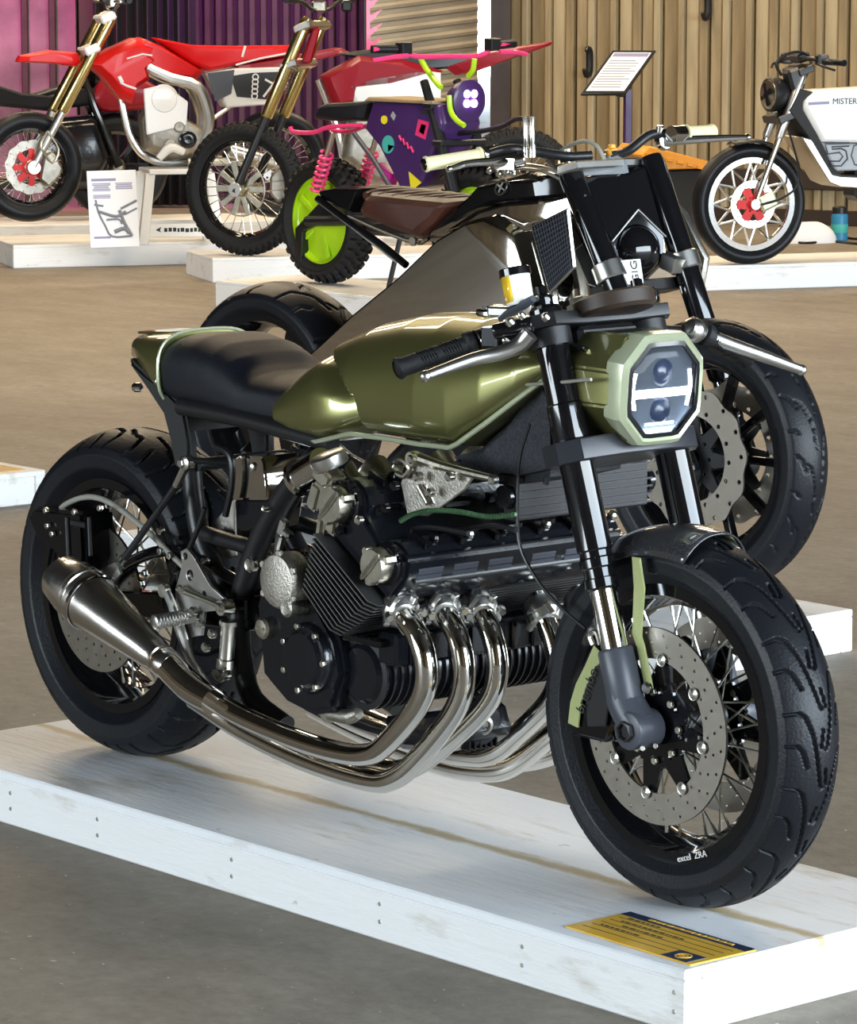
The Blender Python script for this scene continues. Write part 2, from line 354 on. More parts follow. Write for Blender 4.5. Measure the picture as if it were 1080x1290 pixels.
# brown post, gap of daylight, rolling door, ribbed wall and violet-lit wall on the left
def slab(name, p0, d0, p1, d1, h, m, th=.08, z0=0.):
    a = gd(p0, d0); c = gd(p1, d1); e = unit(c-a); L_ = (c-a).length
    o = MB().box((L_/2, th/2, z0+h/2), (L_, th, h)).build(name, m); o.location = a; o.rotation_euler = (0, 0, math.atan2(e.y, e.x)); return struct(o), L_
slab('trim_1', 617, 24.9, 641, 24.9, 3.8, 'post_brown', .2)
dr, L_ = slab('door_1', 462, 25.9, 601, 25.9, 3.8, 'wall_pale', .04)
sm = MB().tube([(0, 0, 0), (L_, 0, .10)], .028, 8).mesh('slat')
for k in range(30): link('slat', sm, 'wall_pale', dr, loc=(0, -.01, .06+k*.085))
lw, L_ = slab('wall_left', -1900, 26.6, 466, 26.6, 3.8, 'wall_dark', .1)
rm = MB().box((0, -.02, 1.9), (.055, .05, 3.8)).mesh('rib', bev=.01)
x0 = (gd(236, 26.6)-gd(-1900, 26.6)).length
for k in range(17): link('rib', rm, 'post_brown', lw, loc=(x0+.02+k*.082, 0, 0))
pl_, L2 = slab('wall_plaster', -160, 26.35, 104, 26.35, 3.8, 'plaster', .1)
pb = MB().box((0, -.02, 1.9), (.05, .05, 3.8)).mesh('batten', bev=.006)
for k in (.55, 1.18, 1.38): link('batten', pb, 'post_brown', pl_, loc=(k, 0, 0))
slab('trim_2', 108, 26.1, 138, 26.1, 3.8, 'brown_dark', .2)
def spot(name, loc, tgt, power, col, size=40):
    d = bpy.data.lights.new(name, 'SPOT'); d.energy = power; d.color = col; d.spot_size = math.radians(size); d.spot_blend = .7; d.shadow_soft_size = .08
    o = bpy.data.objects.new(name, d); COL.objects.link(o); o.location = loc; o.rotation_euler = (Vector(tgt)-Vector(loc)).to_track_quat('-Z', 'Y').to_euler()
spot('magenta_stage_light_offscreen', gd(-60, 24.4, 3.0), gd(40, 26.4, .8), 330, (1, .02, .5), 50)
spot('violet_stage_light_offscreen', gd(330, 24.6, 3.2), gd(330, 26.6, 1.0), 420, (.75, .03, .8), 46)
# ------------------------------------------------------------------ platforms
def platform(loc, rz, L_, W_, H_, label, topm='board_white'):
    """box of boards; local origin at one floor corner, x along the length, y along the width"""
    r = empty('display_platform', loc, rz, label, 'platform')
    MB().box((L_/2, W_/2, H_-.009), (L_, W_, .018)).build('top_panel', topm, r, bev=.003)
    b = MB().box((L_/2, .019, (H_-.018)/2), (L_, .038, H_-.018)).mesh('side_board', bev=.003)
    link('side_board', b, 'board_white', r); link('side_board', b, None, r, loc=(0, W_-.038, 0))
    b = MB().box((.019, W_/2, (H_-.018)/2), (.038, W_-.078, H_-.018)).mesh('end_board', bev=.003)
    link('end_board', b, 'board_white', r); link('end_board', b, None, r, loc=(L_-.038, 0, 0))
    r['group'] = 'white display platforms'; return r
HP = .1007
mp_ = platform((-1.851, -.2918, 0), .0071, 2.134, .615, HP, 'long white plywood platform under the olive and black motorcycle, with an amber card', topm='board_top')
# screws along the near side board
sc = MB().lathe([(.004, 0), (.0035, .0012)], (0, 0, 0), (0, -1, 0), 8).mesh('screw_head')
for sx_ in (.34, .62, 1.02, 1.42, 1.77, 2.11):
    for zz in (.032, .062): link('screw_head', sc, 'alu_cast', mp_, loc=(sx_, .0, zz))
# amber card lying on the corner
cp = [gz(HP, *a) for a in ((712, 1168), (793, 1150), (957, 1190), (870, 1217))]
o_ = cp[0]; T_ = basis(o_, cp[3]-cp[0], cp[1]-cp[0]); Wc = (cp[3]-cp[0]).length; Hc = (cp[1]-cp[0]).length
card = empty('title_card', o_, T_.to_euler().z, 'amber information card with a navy header lying on the platform corner', 'card', 'amber title cards')
MB().box((Wc/2, Hc/2, .0012), (Wc, Hc, .0024)).build('card_sheet', 'amber_card', card, bev=.0006)
MB().box((Wc/2, Hc*.92, .0026), (Wc*.995, Hc*.15, .0008)).build('card_header', 'navy', card)
t = MB(); rnd = random.Random(3); xx = .2
while xx < .86: ww = rnd.uniform(.03, .09); t.box(((xx+ww/2)*Wc, Hc*.92, .0032), (ww*Wc, .007, .0004)); xx += ww+.015
t.build('header_lettering', 'amber_card', card)
MB().box((Wc*.86, Hc*.17, .0026), (Wc*.2, Hc*.3, .0008)).build('emblem_patch', 'navy', card)
em = MB(); em.lathe([(.0135, 0), (.0135, .0006), (.0115, .0006), (.0115, 0)], (Wc*.86, Hc*.17, .003), (0, 0, 1), 28, True); em.lathe([(.008, 0), (.008, .0006), (.006, .0006), (.006, 0)], (Wc*.86, Hc*.17, .003), (0, 0, 1), 20, True)
em.box((Wc*.86, Hc*.17, .0033), (.018, .003, .0006)); em.build('emblem', 'amber_card', card)
for k, (a_, b_) in enumerate(((.05, .95), (.05, .95), (.05, .95), (.05, .95), (.05, .72))):
    MB().box(((a_+b_)/2*Wc, Hc*(.74-.14*k), .0026), ((b_-a_)*Wc, .0012, .0005)).build('ruled_line', 'ink', card)
for k, (a_, b_) in enumerate(((.10, .34), (.12, .62), (.2, .5), (.1, .4))):
    rnd = random.Random(k); t = MB(); xx = a_
    while xx < b_:
        ww = rnd.uniform(.012, .05); t.box(((xx+ww/2)*Wc, Hc*(.785-.14*k), .0026), (ww*Wc, .0045, .0005)); xx += ww+.012
    t.build('handwriting', 'ink', card)
# ------------------------------------------------------------------ wheels
def tire(parent, r, w, rim_r, grooves=None, nu=220, nv=44, depth=.004, knob=None, m='rubber', pitchn=14, flip=1, gw=.0028):
    h = w/2; bw = h*.72
    ctl = [(rim_r-.004, bw*.96), (rim_r+.006, bw*1.02), (rim_r+.3*(r-rim_r), h*.97), (rim_r+.55*(r-rim_r), h*1.0), (r-.30*(r-rim_r), h*.93)]
    cr = [(r-(.30*(r-rim_r))*(abs(math.sin(t))**2.2)/(math.sin(1.2)**2.2), h*.93*math.sin(t)/math.sin(1.2)) for t in np.linspace(1.15, -1.15, 15)]
    prof = [(a, b) for a, b in ctl]+cr+[(a, -b) for a, b in reversed(ctl)]
    P = np.array(prof); seg = np.r_[0, np.cumsum(np.hypot(*np.diff(P, axis=0).T))]; tt = np.linspace(0, seg[-1], nv)
    R_ = np.interp(tt, seg, P[:, 0]); Y_ = np.interp(tt, seg, P[:, 1])
    th = np.linspace(0, 2*np.pi, nu, endpoint=False)
    RR = np.repeat(R_[None, :], nu, 0); YY = np.repeat(Y_[None, :], nu, 0); TH = np.repeat(th[:, None], nv, 1)
    onc = RR > r-.34*(r-rim_r)
    if grooves:
        pl = 2*math.pi*r/pitchn; A = (TH*r*flip) % pl; best = np.full(A.shape, 9.)
        for side, off in ((1, 0.), (-1, pl*.5)):
            for g in grooves:
                for (a0, l0), (a1, l1) in zip(g[:-1], g[1:]):
                    for sh in (-pl, 0, pl):
                        px, py = (a0*pl+off+sh), l0*h*side; qx, qy = (a1*pl+off+sh), l1*h*side
                        dx, dy = qx-px, qy-py; t = np.clip(((A-px)*dx+(YY-py)*dy)/(dx*dx+dy*dy+1e-12), 0, 1)
                        best = np.minimum(best, np.hypot(A-px-t*dx, YY-py-t*dy))
        RR = RR-np.where(onc, depth*np.clip((gw*1.6-best)/(gw*.8), 0, 1), 0)
    if knob:
        n, dep = knob; u = (TH*n/(2*np.pi)); row = np.floor(YY/h*2.5+.5); ph = (u+.5*(row % 2)) % 1
        fy = np.abs((YY/h*2.5+.5) % 1-.5)
        RR = RR-np.where((RR > r-.5*(r-rim_r)) & ~((ph < .55) & (fy < .36)), dep, 0)
    X = RR*np.cos(TH); Z = RR*np.sin(TH)
    return grid_mesh('tire', np.stack([X, YY, Z], -1), nu, nv, m, parent, wrap_u=True, smooth=50)
def rim_mesh(rr, w, well=.024, lip=.012):
    h = w/2
    p = [(rr+lip, h), (rr+lip, h-.004), (rr-.004, h-.008), (rr-.008, h*.55), (rr-well+.006, h*.4), (rr-well+.006, -h*.4), (rr-.008, -h*.55), (rr-.004, -h+.008), (rr+lip, -h+.004), (rr+lip, -h),
         (rr-.006, -h), (rr-.014, -h*.62), (rr-well, -h*.42), (rr-well-.004, 0), (rr-well, h*.42), (rr-.014, h*.62), (rr-.006, h)]
    return MB().lathe(p, (0, 0, 0), (0, 1, 0), 72, True).mesh('rim', smooth=40)
def spokes(parent, n, r0, y0, r1, y1, rad, m, cross=.7):
    k = 0
    for side in (1, -1):
        for d in (1, -1):
            a = cross*d; yi = y0*side*(1 if d > 0 else .8)
            p0 = V(r0*math.cos(a), yi, r0*math.sin(a)); p1 = V(r1, y1*side, 0); u = unit(p0-p1)
            b = MB(); b.cyl(p0, p1, rad, n=6); b.cyl(p1-u*.002, p1+u*.020, rad*1.9, rad*1.5, n=6); me = b.mesh('spoke'); me.materials.append(MAT[m])
            for i in range(n//4):
                t = 2*math.pi*(i*4+(0 if side > 0 else 2)+(0 if d > 0 else 1))/n
                link('spoke', me, None, parent, rot=(0, t, 0))
def drilled_disc(r0, r1, th, rows=3, n=14, hr=.0026, scallop=0):
    hs = []
    for k in range(n):
        for j in range(rows):
            rr = r0+(r1-r0)*(.2+.6*j/max(1, rows-1)); a = 2*math.pi*(k+.28*j)/n; hs.append(circ(rr*math.cos(a), rr*math.sin(a), hr, 7))
    N = 96; out = [((r1+(scallop*math.sin(2*math.pi*i/N*12) if scallop else 0))*math.cos(2*math.pi*i/N), (r1+(scallop*math.sin(2*math.pi*i/N*12) if scallop else 0))*math.sin(2*math.pi*i/N)) for i in range(N)]
    return plate_mesh('brake_disc', out, [circ(0, 0, r0, 56)]+hs, th, T=XZ)
def star_carrier(r0, r1, n, th, arm=.35):
    out = []
    for i in range(n):
        a = 2*math.pi*i/n
        for rr, da in ((r0+.35*(r1-r0), -.5), (r0+.30*(r1-r0), -.42), (r1, -arm*.42), (r1+.004, 0), (r1, arm*.42), (r0+.30*(r1-r0), .42)):
            out.append((rr*math.cos(a+da*2*math.pi/n), rr*math.sin(a+da*2*math.pi/n)))
    hs = [circ(.0, .0, r0*.5, 24)]+[circ((r0+.15*(r1-r0))*math.cos(2*math.pi*(i+.0)/n), (r0+.15*(r1-r0))*math.sin(2*math.pi*i/n), .0055, 10) for i in range(n)]
    return plate_mesh('disc_carrier', out, hs, th, T=XZ)
G_FRONT = [[(0, .90), (.0, .66), (.06, .52), (.30, .36), (.70, .20), (.95, .08), (.98, .02)], [(.42, .93), (.42, .74), (.50, .62), (.70, .50)], [(.25, .05), (.45, .12)]]
G_REAR = [[(.0, .12), (.25, .2), (.5, .38), (.56, .6), (.5, .95)], [(.55, .2), (.72, .38), (.9, .42), (.97, .7), (.94, .97)], [(.2, .55), (.26, .8), (.24, .98)]]
# ------------------------------------------------------------------ the olive and black six-cylinder motorcycle
main = empty('motorcycle', (0, 0, HP), 0, 'olive green and black cafe racer motorcycle with six chrome header pipes on the white platform', 'motorcycle', 'motorcycles on display')
FM = Frame((0, 0, HP)); q = FM.q; ql = FM.l; qx = FM.xz
ZR = -.1
def wheel_main():
    W = link('front_wheel', rim_mesh(.212, .098), 'black_gloss', main, loc=(0, 0, .30))
    tire(W, .300, .124, .214, G_FRONT, 1250, 124, .0065, pitchn=15, gw=.0022, flip=-1)
    h = MB(); h.lathe([(.022, -.062), (.03, -.05), (.047, -.044), (.047, -.032), (.026, -.026), (.026, .026), (.047, .032), (.047, .044), (.03, .05), (.022, .062)], (0, 0, 0), (0, 1, 0), 32); h.build('hub', 'black_satin', W)
    spokes(W, 40, .043, .038, .190, .016, .0019, 'zinc', .75)
    dm = drilled_disc(.108, .158, .0045, 3, 24, .0027); cm = star_carrier(.045, .112, 8, .006)
    bm_ = MB().lathe([(.0045, -.004), (.0045, .0035), (.0105, .0045), (.0105, .0035), (.0045, .006), (.004, .0075)], (0, 0, 0), (0, -1, 0), 14).mesh('bobbin')
    b2 = MB().hexa((0, 0, 0), (0, -1, 0), .0065, .006).mesh('carrier_bolt')
    for s_ in (-1, 1):
        link('brake_disc', dm, 'disc_steel', W, loc=(0, .070*s_, 0)); link('disc_carrier', cm, 'black_gloss', W, loc=(0, (.066)*s_, 0), rot=(0, .15, 0))
        for i in range(8):
            a = 2*math.pi*i/8-.15; link('bobbin', bm_, 'zinc', W, loc=(.110*math.cos(a), .072*s_, .110*math.sin(a)))
            link('carrier_bolt', b2, 'olive_pale' if i % 2 else 'alu_warm', W, loc=(.055*math.cos(a+.2), .070*s_-.002, .055*math.sin(a+.2)))
    MB().rod((0, -.125, 0), (0, .125, 0), .013).build('axle', 'black_satin', W)
    # rim lettering, lower right of the rim flange
    t = text_mesh('rim_lettering', 'excel  ZRA', .015, shift(0, 0, 0)); t.transform(basis((0, -.0535, -.212), (1, 0, 0), (0, 0, 1)))
    link('rim_lettering', t, 'white_paint', W, rot=(0, -.32, 0))
    R_ = link('rear_wheel', rim_mesh(.212, .150, .03), 'black_gloss', main, loc=(-1.49, 0, .315))
    tire(R_, .315, .184, .214, G_REAR, 900, 120, .0065, pitchn=12, gw=.0026, flip=-1)
    h = MB(); h.lathe([(.022, -.085), (.03, -.07), (.055, -.062), (.055, -.045), (.032, -.035), (.032, .035), (.06, .045), (.06, .062), (.03, .08)], (0, 0, 0), (0, 1, 0), 32); h.build('hub', 'alu_cast', R_)
    spokes(R_, 40, .052, .05, .190, .02, .002, 'zinc', .75)
    link('brake_disc', drilled_disc(.080, .142, .0055, 3, 22, .003), 'disc_steel', R_, loc=(0, -.098, 0)); link('disc_carrier', star_carrier(.04, .084, 6, .006, .5), 'alu_cast', R_, loc=(0, -.094, 0))
    MB().rod((0, -.135, 0), (0, .135, 0), .012).build('axle', 'alu_cast', R_)
wheel_main()
# --- fork (axis line at y = -+.105)
FY = .105
def fx(z): return -.020-.322*(z-.30)
for s_ in (-1, 1):
    y = FY*s_; P = lambda z, dx=0.: V(fx(z)+dx, y, z)
    b = MB(); ax = P(.95)-P(.51)
    b.lathe([(.024, 0), (.0275, .004), (.0275, .018), (.0255, .020), (.0255, .034), (.0285, .037), (.0285, .050), (.0262, .053), (.0262, .062), (.0285, .065), (.0285, .225), (.030, .228), (.030, .30), (.027, .303), (.027, ax.length-.006), (.022, ax.length)], P(.51), ax, 28)
    ft = b.build('fork_tube', 'black_gloss', main)
    b = MB().rod(P(.38), P(.515), .0225); b.build('fork_slider', 'chrome', ft)
    b = MB(); b.lathe([(.020, -.012), (.029, -.004), (.029, .085), (.027, .09)], P(.335), P(.42)-P(.335), 24); b.tube([P(.36), P(.335), V(.0, y, .302)], [.0285, .030, .031], 20, 3); b.rod((0, y-.028, .30), (0, y+.028, .30), .031); b.build('fork_foot', 'grey_satin', ft, bev=.003)
    MB().lathe([(.017, 0), (.017, .006), (.013, .007), (.012, .001), (.001, .001)], (0, y-.030, .30), (0, -1, 0), 6).build('axle_nut', 'black_satin', ft)
    b = MB(); b.lathe([(.014, -.002), (.016, .003), (.016, .018), (.010, .022), (.010, .034), (.006, .037)], P(.948), ax, 18); b.build('fork_cap', 'black_gloss', ft)
    for k in (0, 1): MB().hexa((.032, y-.022+.028*k, .278), (0, 0, -1) if 0 else (.3, -.9, 0), .005, .005).build('pinch_bolt', 'zinc', ft)
# triple clamps
def clamp(name, z, th, front, m):
    x = fx(z); o = []
    for t in np.linspace(math.pi*.5, math.pi*1.5, 9): o.append((.0+.042*math.sin(t)*1., -FY+.042*math.cos(t)))
    pts = [(-.045, -FY), (-.03, -FY-.04), (.01, -FY-.046), (.042, -FY-.02), (front, -.05), (front, .05), (.042, FY+.02), (.01, FY+.046), (-.03, FY+.04), (-.045, FY), (-.075, .03), (-.075, -.03)]
    T = shift(x, 0, z) @ Matrix.Rotation(-.31, 4, 'Y')
    me = plate_mesh(name, pts, [circ(0, -FY, .0265, 20), circ(0, FY, .0265, 20)], th, .003, T); return link(name, me, m, main)
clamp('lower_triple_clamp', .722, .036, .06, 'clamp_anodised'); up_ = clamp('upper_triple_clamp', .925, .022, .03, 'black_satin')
b = MB(); ua = V(-.3, 0, .95); b.lathe([(.022, 0), (.022, .012), (.016, .014), (.016, .022), (.008, .024)], V(fx(.94)-.03, 0, .935), ua, 6); b.build('stem_nut', 'alu', up_)
b = MB().rod((fx(.70)-.035, 0, .70), (fx(.93)-.03, 0, .93), .026); b.build('steering_head', 'black_satin', main)
# gauge: low round bezel on the top clamp
gp = q(0, 745, 392); b = MB(); b.lathe([(.060, -.018), (.066, -.012), (.066, .008), (.060, .012), (.054, .010), (.001, .008)], (fx(.96)+.055, .0, .955), (-.30, 0, .95), 40); b.build('gauge', 'brown_dark', main)
# --- headlight
mat('headlamp_bowl', (.16, .19, .24), .16, 1)
HL = V(-.075, 0, .825); hx = V(.995, 0, -.08); hz = V(.08, 0, .995); hT = basis(HL, (0, 1, 0), hz)   # local x = bike left, y = up, z = x cross y = forward
def oct_(r, cx=.78, n=40, p=5.):
    o = []
    for i in range(n):
        a = 2*math.pi*i/n; c, s1 = math.cos(a), math.sin(a); k = (abs(c)**p+abs(s1)**p)**(-1/p); k2 = ((abs(c+s1)/1.48)**p+(abs(c-s1)/1.48)**p)**(-1/p); kk = min(k, k2)
        o.append((r*kk*c, r*kk*s1*1.0))
    return o
hd = MB(hT); rings = []
for r_, z_ in ((.030, -.145), (.05, -.135), (.070, -.10), (.080, -.05), (.086, -.012), (.086, .0)): rings.append([V(x, y, z_) for x, y in oct_(r_)])
hd.loft(rings); hl = hd.build('headlight', 'black_satin', main, smooth=30)
bz = MB(hT); R1 = oct_(.089); R2 = oct_(.071)
rr = [[V(x, y, z_) for x, y in R] for R, z_ in ((oct_(.088), -.03), (oct_(.091), -.004), (oct_(.089), .008), (oct_(.082), .015), (oct_(.0765), .012), (oct_(.076), -.03))]
bz.loft(rr, caps=False); bz.build('bezel', 'olive_pale', hl, smooth=30)
bz = MB(hT); bz.loft([[V(x, y, z_) for x, y in R] for R, z_ in ((oct_(.077), .004), (oct_(.077), .013), (oct_(.070), .014), (oct_(.070), .004))], caps=False); bz.build('inner_ring', 'black_gloss', hl)
rf = MB(hT); rf.loft([[V(x, y, z_) for x, y in oct_(r_)] for r_, z_ in ((.074, .004), (.064, -.014), (.03, -.026), (.004, -.028))]); rf.build('reflector', 'headlamp_bowl', hl)
for yy in (.026, -.034):
    b = MB(hT); b.lathe([(.024, -.018), (.024, .0), (.022, .004), (.014, .010), (.001, .013)], (0, yy, 0), (0, 0, 1), 24); b.build('projector_lens', 'lens_glass' if 0 else 'navy', hl)
    b = MB(hT); b.lathe([(.029, -.01), (.029, .003), (.025, .004), (.025, -.01)], (0, yy, 0), (0, 0, 1), 24, True); b.build('projector_ring', 'chrome', hl)
MB(hT).box((0, -.006, .004), (.126, .013, .010)).build('led_bar', 'led_white', hl, bev=.002)
for sx_ in (-1, 1):
    MB(hT).tube([(sx_*.058, .028, .006), (sx_*.062, 0, .006), (sx_*.056, -.03, .006)], .0028, 6, 4).build('led_strip', 'led_white', hl)
MB(hT).box((0, -.055, .004), (.06, .004, .004)).build('led_strip', 'led_white', hl)
gl = MB(hT); gl.loft([[V(x, y, z_) for x, y in oct_(r_)] for r_, z_ in ((.0725, .008), (.068, .0135), (.05, .016), (.02, .018), (.002, .018))], caps=False); gl.build('lens', 'lens_glass', hl, smooth=60)
# olive nacelle around the back of the lamp
na = MB(); N0 = []
def nring(x, zc, hw, hh): return [V(x, y_*hw, zc+z_*hh) for y_, z_ in ((1, .35), (.62, 1), (-.62, 1), (-1, .35), (-1, -.30), (-.55, -1), (.55, -1), (1, -.30))]
na.loft([nring(-.215, .828, .086, .078), nring(-.15, .827, .096, .087), nring(-.088, .825, .088, .086)], caps=True)
nac = na.build('headlight_shell', 'olive_paint', main, bev=.004, seg=2, smooth=30)
for s_ in (-1, 1): MB().rod((-.17, s_*.092, .80), (-.17, s_*.102, .80), .010).build('shell_bolt', 'black_satin', nac)
MB().box((-.16, 0, .757), (.10, .12, .03)).build('headlight_bracket', 'black_satin', main, bev=.005)
# --- front fender: short carbon shell over the tyre
fv = []
for a in np.linspace(math.radians(78), math.radians(116), 22):
    for t in np.linspace(-1, 1, 15):
        rr_ = .312-.042*abs(t)**2.6; fv.append((rr_*math.cos(a), .069*t, .30+rr_*math.sin(a)))
fe = grid_mesh('front_fender', fv, 22, 15, 'carbon', main); md = fe.modifiers.new('th', 'SOLIDIFY'); md.thickness = .003
for s_ in (-1, 1):
    y = s_*.083; st = [q(y, *a) for a in ((802, 702), (806, 740), (803, 800), (808, 815), (818, 866))] if s_ < 0 else None
    pts = [(-.040, .60), (-.028, .567), (-.030, .48), (-.024, .46), (.004, .375)]
    b = MB(); 
    if s_ < 0: pts = [(v.x, v.z) for v in st]
    lft = []; 
    for i, (px, pz) in enumerate(pts):
        w_ = (.009, .012, .0105, .009, .009)[i]; lft.append([V(px-w_, y-.002, pz), V(px+w_, y-.002, pz), V(px+w_, y+.002, pz), V(px-w_, y+.002, pz)])
    b.loft(lft); fs = b.build('fender_stay', 'strap_green', fe, bev=.0008)
    MB().lathe([(.010, 0), (.010, .005), (.006, .009)], (pts[-1][0], y-.002, pts[-1][1]), (0, -1, 0), 14).build('stay_bolt', 'zinc', fe)
# --- front calipers (behind the fork leg)
for s_ in (-1, 1):
    y = s_*.085
    cp_ = qx(-.10, (722, 905), (730, 862), (752, 822), (772, 815), (780, 840), (784, 905), (772, 935), (728, 925))
    c = MB().prism(cp_, y-.03, y+.03).build('brake_caliper', 'black_gloss', main, bev=.006)
    c2 = qx(-.118, (740, 868), (752, 838), (768, 832), (772, 870), (766, 915), (742, 915)); MB().prism(c2, y-s_*-.034 if s_ < 0 else y+.028, y+s_*.038).build('caliper_cover', 'black_satin', c, bev=.004)
    if s_ < 0:
        bl = [q(-.122, *a) for a in ((719, 912), (722, 885), (729, 862), (741, 838), (752, 822))]
        b = MB(); b.loft([[p+V(-.006, 0, .010 if i == 4 else 0)*1.2, p+V(.017, 0, -.004), p+V(.017, .004, -.004), p+V(-.006, .004, 0)] for i, p in enumerate(bl)]); b.build('caliper_band', 'strap_green', c, bev=.001)
        a_ = q(-.127, 727, 906); d_ = q(-.127, 751, 833)
        t = text_mesh('caliper_lettering', 'brembo', .026, basis((a_+d_)/2+V(.001, -.0, 0), d_-a_, V(-1, 0, .3)), .0006); link('caliper_lettering', t, 'ink', c)
        MB().tube([q(-.12, *a) for a in ((748, 812), (744, 800), (752, 797), (757, 812))], .005, 8, 4).build('bleed_fitting', 'zinc', c)
# --- tank
def lerp_tab(x, X, Y): return float(np.interp(x, X, Y))
TX = [-.955, -.93, -.88, -.80, -.70, -.60, -.50, -.42, -.34, -.27, -.225, -.205]
TB = [.700, .688, .679, .676, .700, .702, .702, .704, .752, .800, .835, .858]    # lower edge
TT = [.745, .768, .805, .855, .890, .910, .919, .919, .912, .900, .888, .878]    # ridge
TW = [.098, .112, .122, .133, .142, .147, .153, .153, .148, .135, .112, .085]    # half width
def tank_pt(x, a):
    zb, zt, hw = (lerp_tab(x, TX, t) for t in (TB, TT, TW)); c, s1 = math.cos(a), math.sin(a)
    zm = zb+(zt-zb)*.36
    if s1 >= 0: y = hw*np.sign(c)*abs(c)**.86; z = zm+(zt-zm)*abs(s1)**.92
    else: y = hw*np.sign(c)*abs(c)**.42; z = zm-(zm-zb)*abs(s1)**.55
    # knee scallop
    xc = np.interp(z, [.69, .71, .76, .81, .845, .86], [-.645, -.646, -.660, -.722, -.810, -.87]); d = xc-x
    dd = max(d, 0)/.026; k = .040*dd*math.exp(1-dd)*np.clip((.875-z)/.05, 0, 1)
    y -= np.sign(y)*min(k, abs(y)*.5); return (x, y, z)
NX, NA = 200, 130; tv = []
xs = np.interp(np.linspace(0, 1, NX), [0, .05, .96, 1], [-.955, -.93, -.225, -.205])
for x in xs:
    for j in range(NA): tv.append(tank_pt(x, 2*math.pi*(j+.5)/NA))
def close_ends(me, nu, nv):
    bm = bmesh.new(); bm.from_mesh(me); bm.verts.ensure_lookup_table()
    bm.faces.new([bm.verts[j] for j in range(nv)]); bm.faces.new([bm.verts[(nu-1)*nv+j] for j in reversed(range(nv))])
    bmesh.ops.recalc_face_normals(bm, faces=bm.faces); bm.to_mesh(me); bm.free(); finish(me, 40)
tk = grid_mesh('fuel_tank', tv, NX, NA, 'olive_paint', main, wrap_v=True); close_ends(tk.data, NX, NA)
# lower lip of the tank: a pale edge bead
b = MB()
for s_ in (-1, 1):
    b.tube([(x, s_*(lerp_tab(x, TX, TW)*.93-.006), lerp_tab(x, TX, TB)+.003) for x in np.linspace(-.925, -.23, 40)], .0045, 8)
b.build('tank_lip', 'olive_pale', tk)
fcp = V(-.46, 0, .916); b = MB(); b.lathe([(.038, -.004), (.038, .006), (.034, .010), (.012, .011), (.012, .016), (.001, .017)], fcp, (-.02, 0, 1), 36); cap_ = b.build('fuel_cap', 'chrome', tk)
for i in range(8): a = i*math.pi/4; MB().lathe([(.003, .009), (.003, .0125), (.001, .013)], fcp+V(.029*math.cos(a), .029*math.sin(a), 0), (0, 0, 1), 8).build('cap_screw', 'black_satin', cap_)
# --- seat
SX = [-1.335, -1.32, -1.29, -1.24, -1.18, -1.12, -1.075, -1.045, -1.02, -.98, -.94, -.90, -.885]
ST = [.770, .800, .818, .830, .834, .824, .806, .788, .778, .774, .772, .772, .765]
SB = [.735, .722, .712, .704, .700, .698, .696, .694, .692, .690, .688, .688, .692]
SW = [.075, .095, .105, .112, .117, .119, .118, .116, .113, .110, .106, .102, .095]
sv = []; NS = 72
for x in np.linspace(-1.335, -.885, NS):
    zb, zt, hw = (lerp_tab(x, SX, t) for t in (SB, ST, SW)); zm = zb+(zt-zb)*.45
    for j in range(48):
        a = 2*math.pi*(j+.5)/48; c, s1 = math.cos(a), math.sin(a)
        if s1 >= 0: y = hw*np.sign(c)*abs(c)**.62; z = zm+(zt-zm)*abs(s1)**.8
        else: y = hw*.98*np.sign(c)*abs(c)**.35; z = zm-(zm-zb)*abs(s1)**.6
        sv.append((x, y, z))
se = grid_mesh('seat', sv, NS, 48, 'leather_black', main, wrap_v=True); close_ends(se.data, NS, 48)
for s_ in (-1, 1):
    MB().tube([(x, s_*(lerp_tab(x, SX, SW)*.86), lerp_tab(x, SX, ST)-.021-.006*k) for k, x in enumerate(np.linspace(-1.13, -.89, 10))], .0035, 6, 2).build('seat_piping', 'leather_black', se)
# --- tail cowl: olive hood behind the hump and the dark under panel
def tring(x, zb, zt, hw, p=3., n=32): return [V(x, hw*np.sign(math.cos(a))*abs(math.cos(a))**(2/p), (zb+zt)/2+(zt-zb)/2*np.sign(math.sin(a))*abs(math.sin(a))**(2/p)) for a in (2*math.pi*(i+.5)/n for i in range(n))]
b = MB(); b.loft([tring(-1.425, .772, .800, .055), tring(-1.41, .757, .818, .072), tring(-1.36, .742, .823, .092), tring(-1.31, .716, .828, .106), tring(-1.272, .690, .833, .112)])
tc_ = b.build('tail_cowl', 'olive_paint', main, smooth=45)
MB().tube([(-1.27, s[0], s[1]) for s in [(.1135*np.sign(math.cos(a))*abs(math.cos(a))**.66, .7615+.0725*np.sign(math.sin(a))*abs(math.sin(a))**.66) for a in np.linspace(-.6, math.pi+.6, 34)]], .003, 8).build('cowl_trim', 'olive_pale', tc_)
MB().box((-1.372, 0, .8215), (.10, .10, .005), (0, -.06, 0)).build('cowl_spoiler', 'olive_paint', tc_, bev=.002)
up1 = qx(-.085, (168, 449), (172, 462), (190, 487), (213, 522), (222, 556), (228, 590), (247, 590), (246, 556), (242, 532), (238, 512), (215, 490), (190, 470))
b = MB(); b.prism(up1, -.100, -.078); b.prism(up1, .078, .100)
bk = qx(-.085, (169, 450), (173, 463), (192, 490), (214, 524), (220, 545), (226, 545), (222, 522), (204, 488), (186, 462)); b.prism(bk, -.08, .08)
un = b.build('under_tail_panel', 'black_matte', main, bev=.006, seg=2)
for s_ in (-1, 1):
    p = q(-.085, 182, 487); b = MB(); b.lathe([(.003, 0), (.009, .004), (.009, .016), (.006, .020)], (p.x+.012, s_*.097, p.z), (-.8, s_*.6, 0), 14); b.build('turn_signal', 'chrome', un)
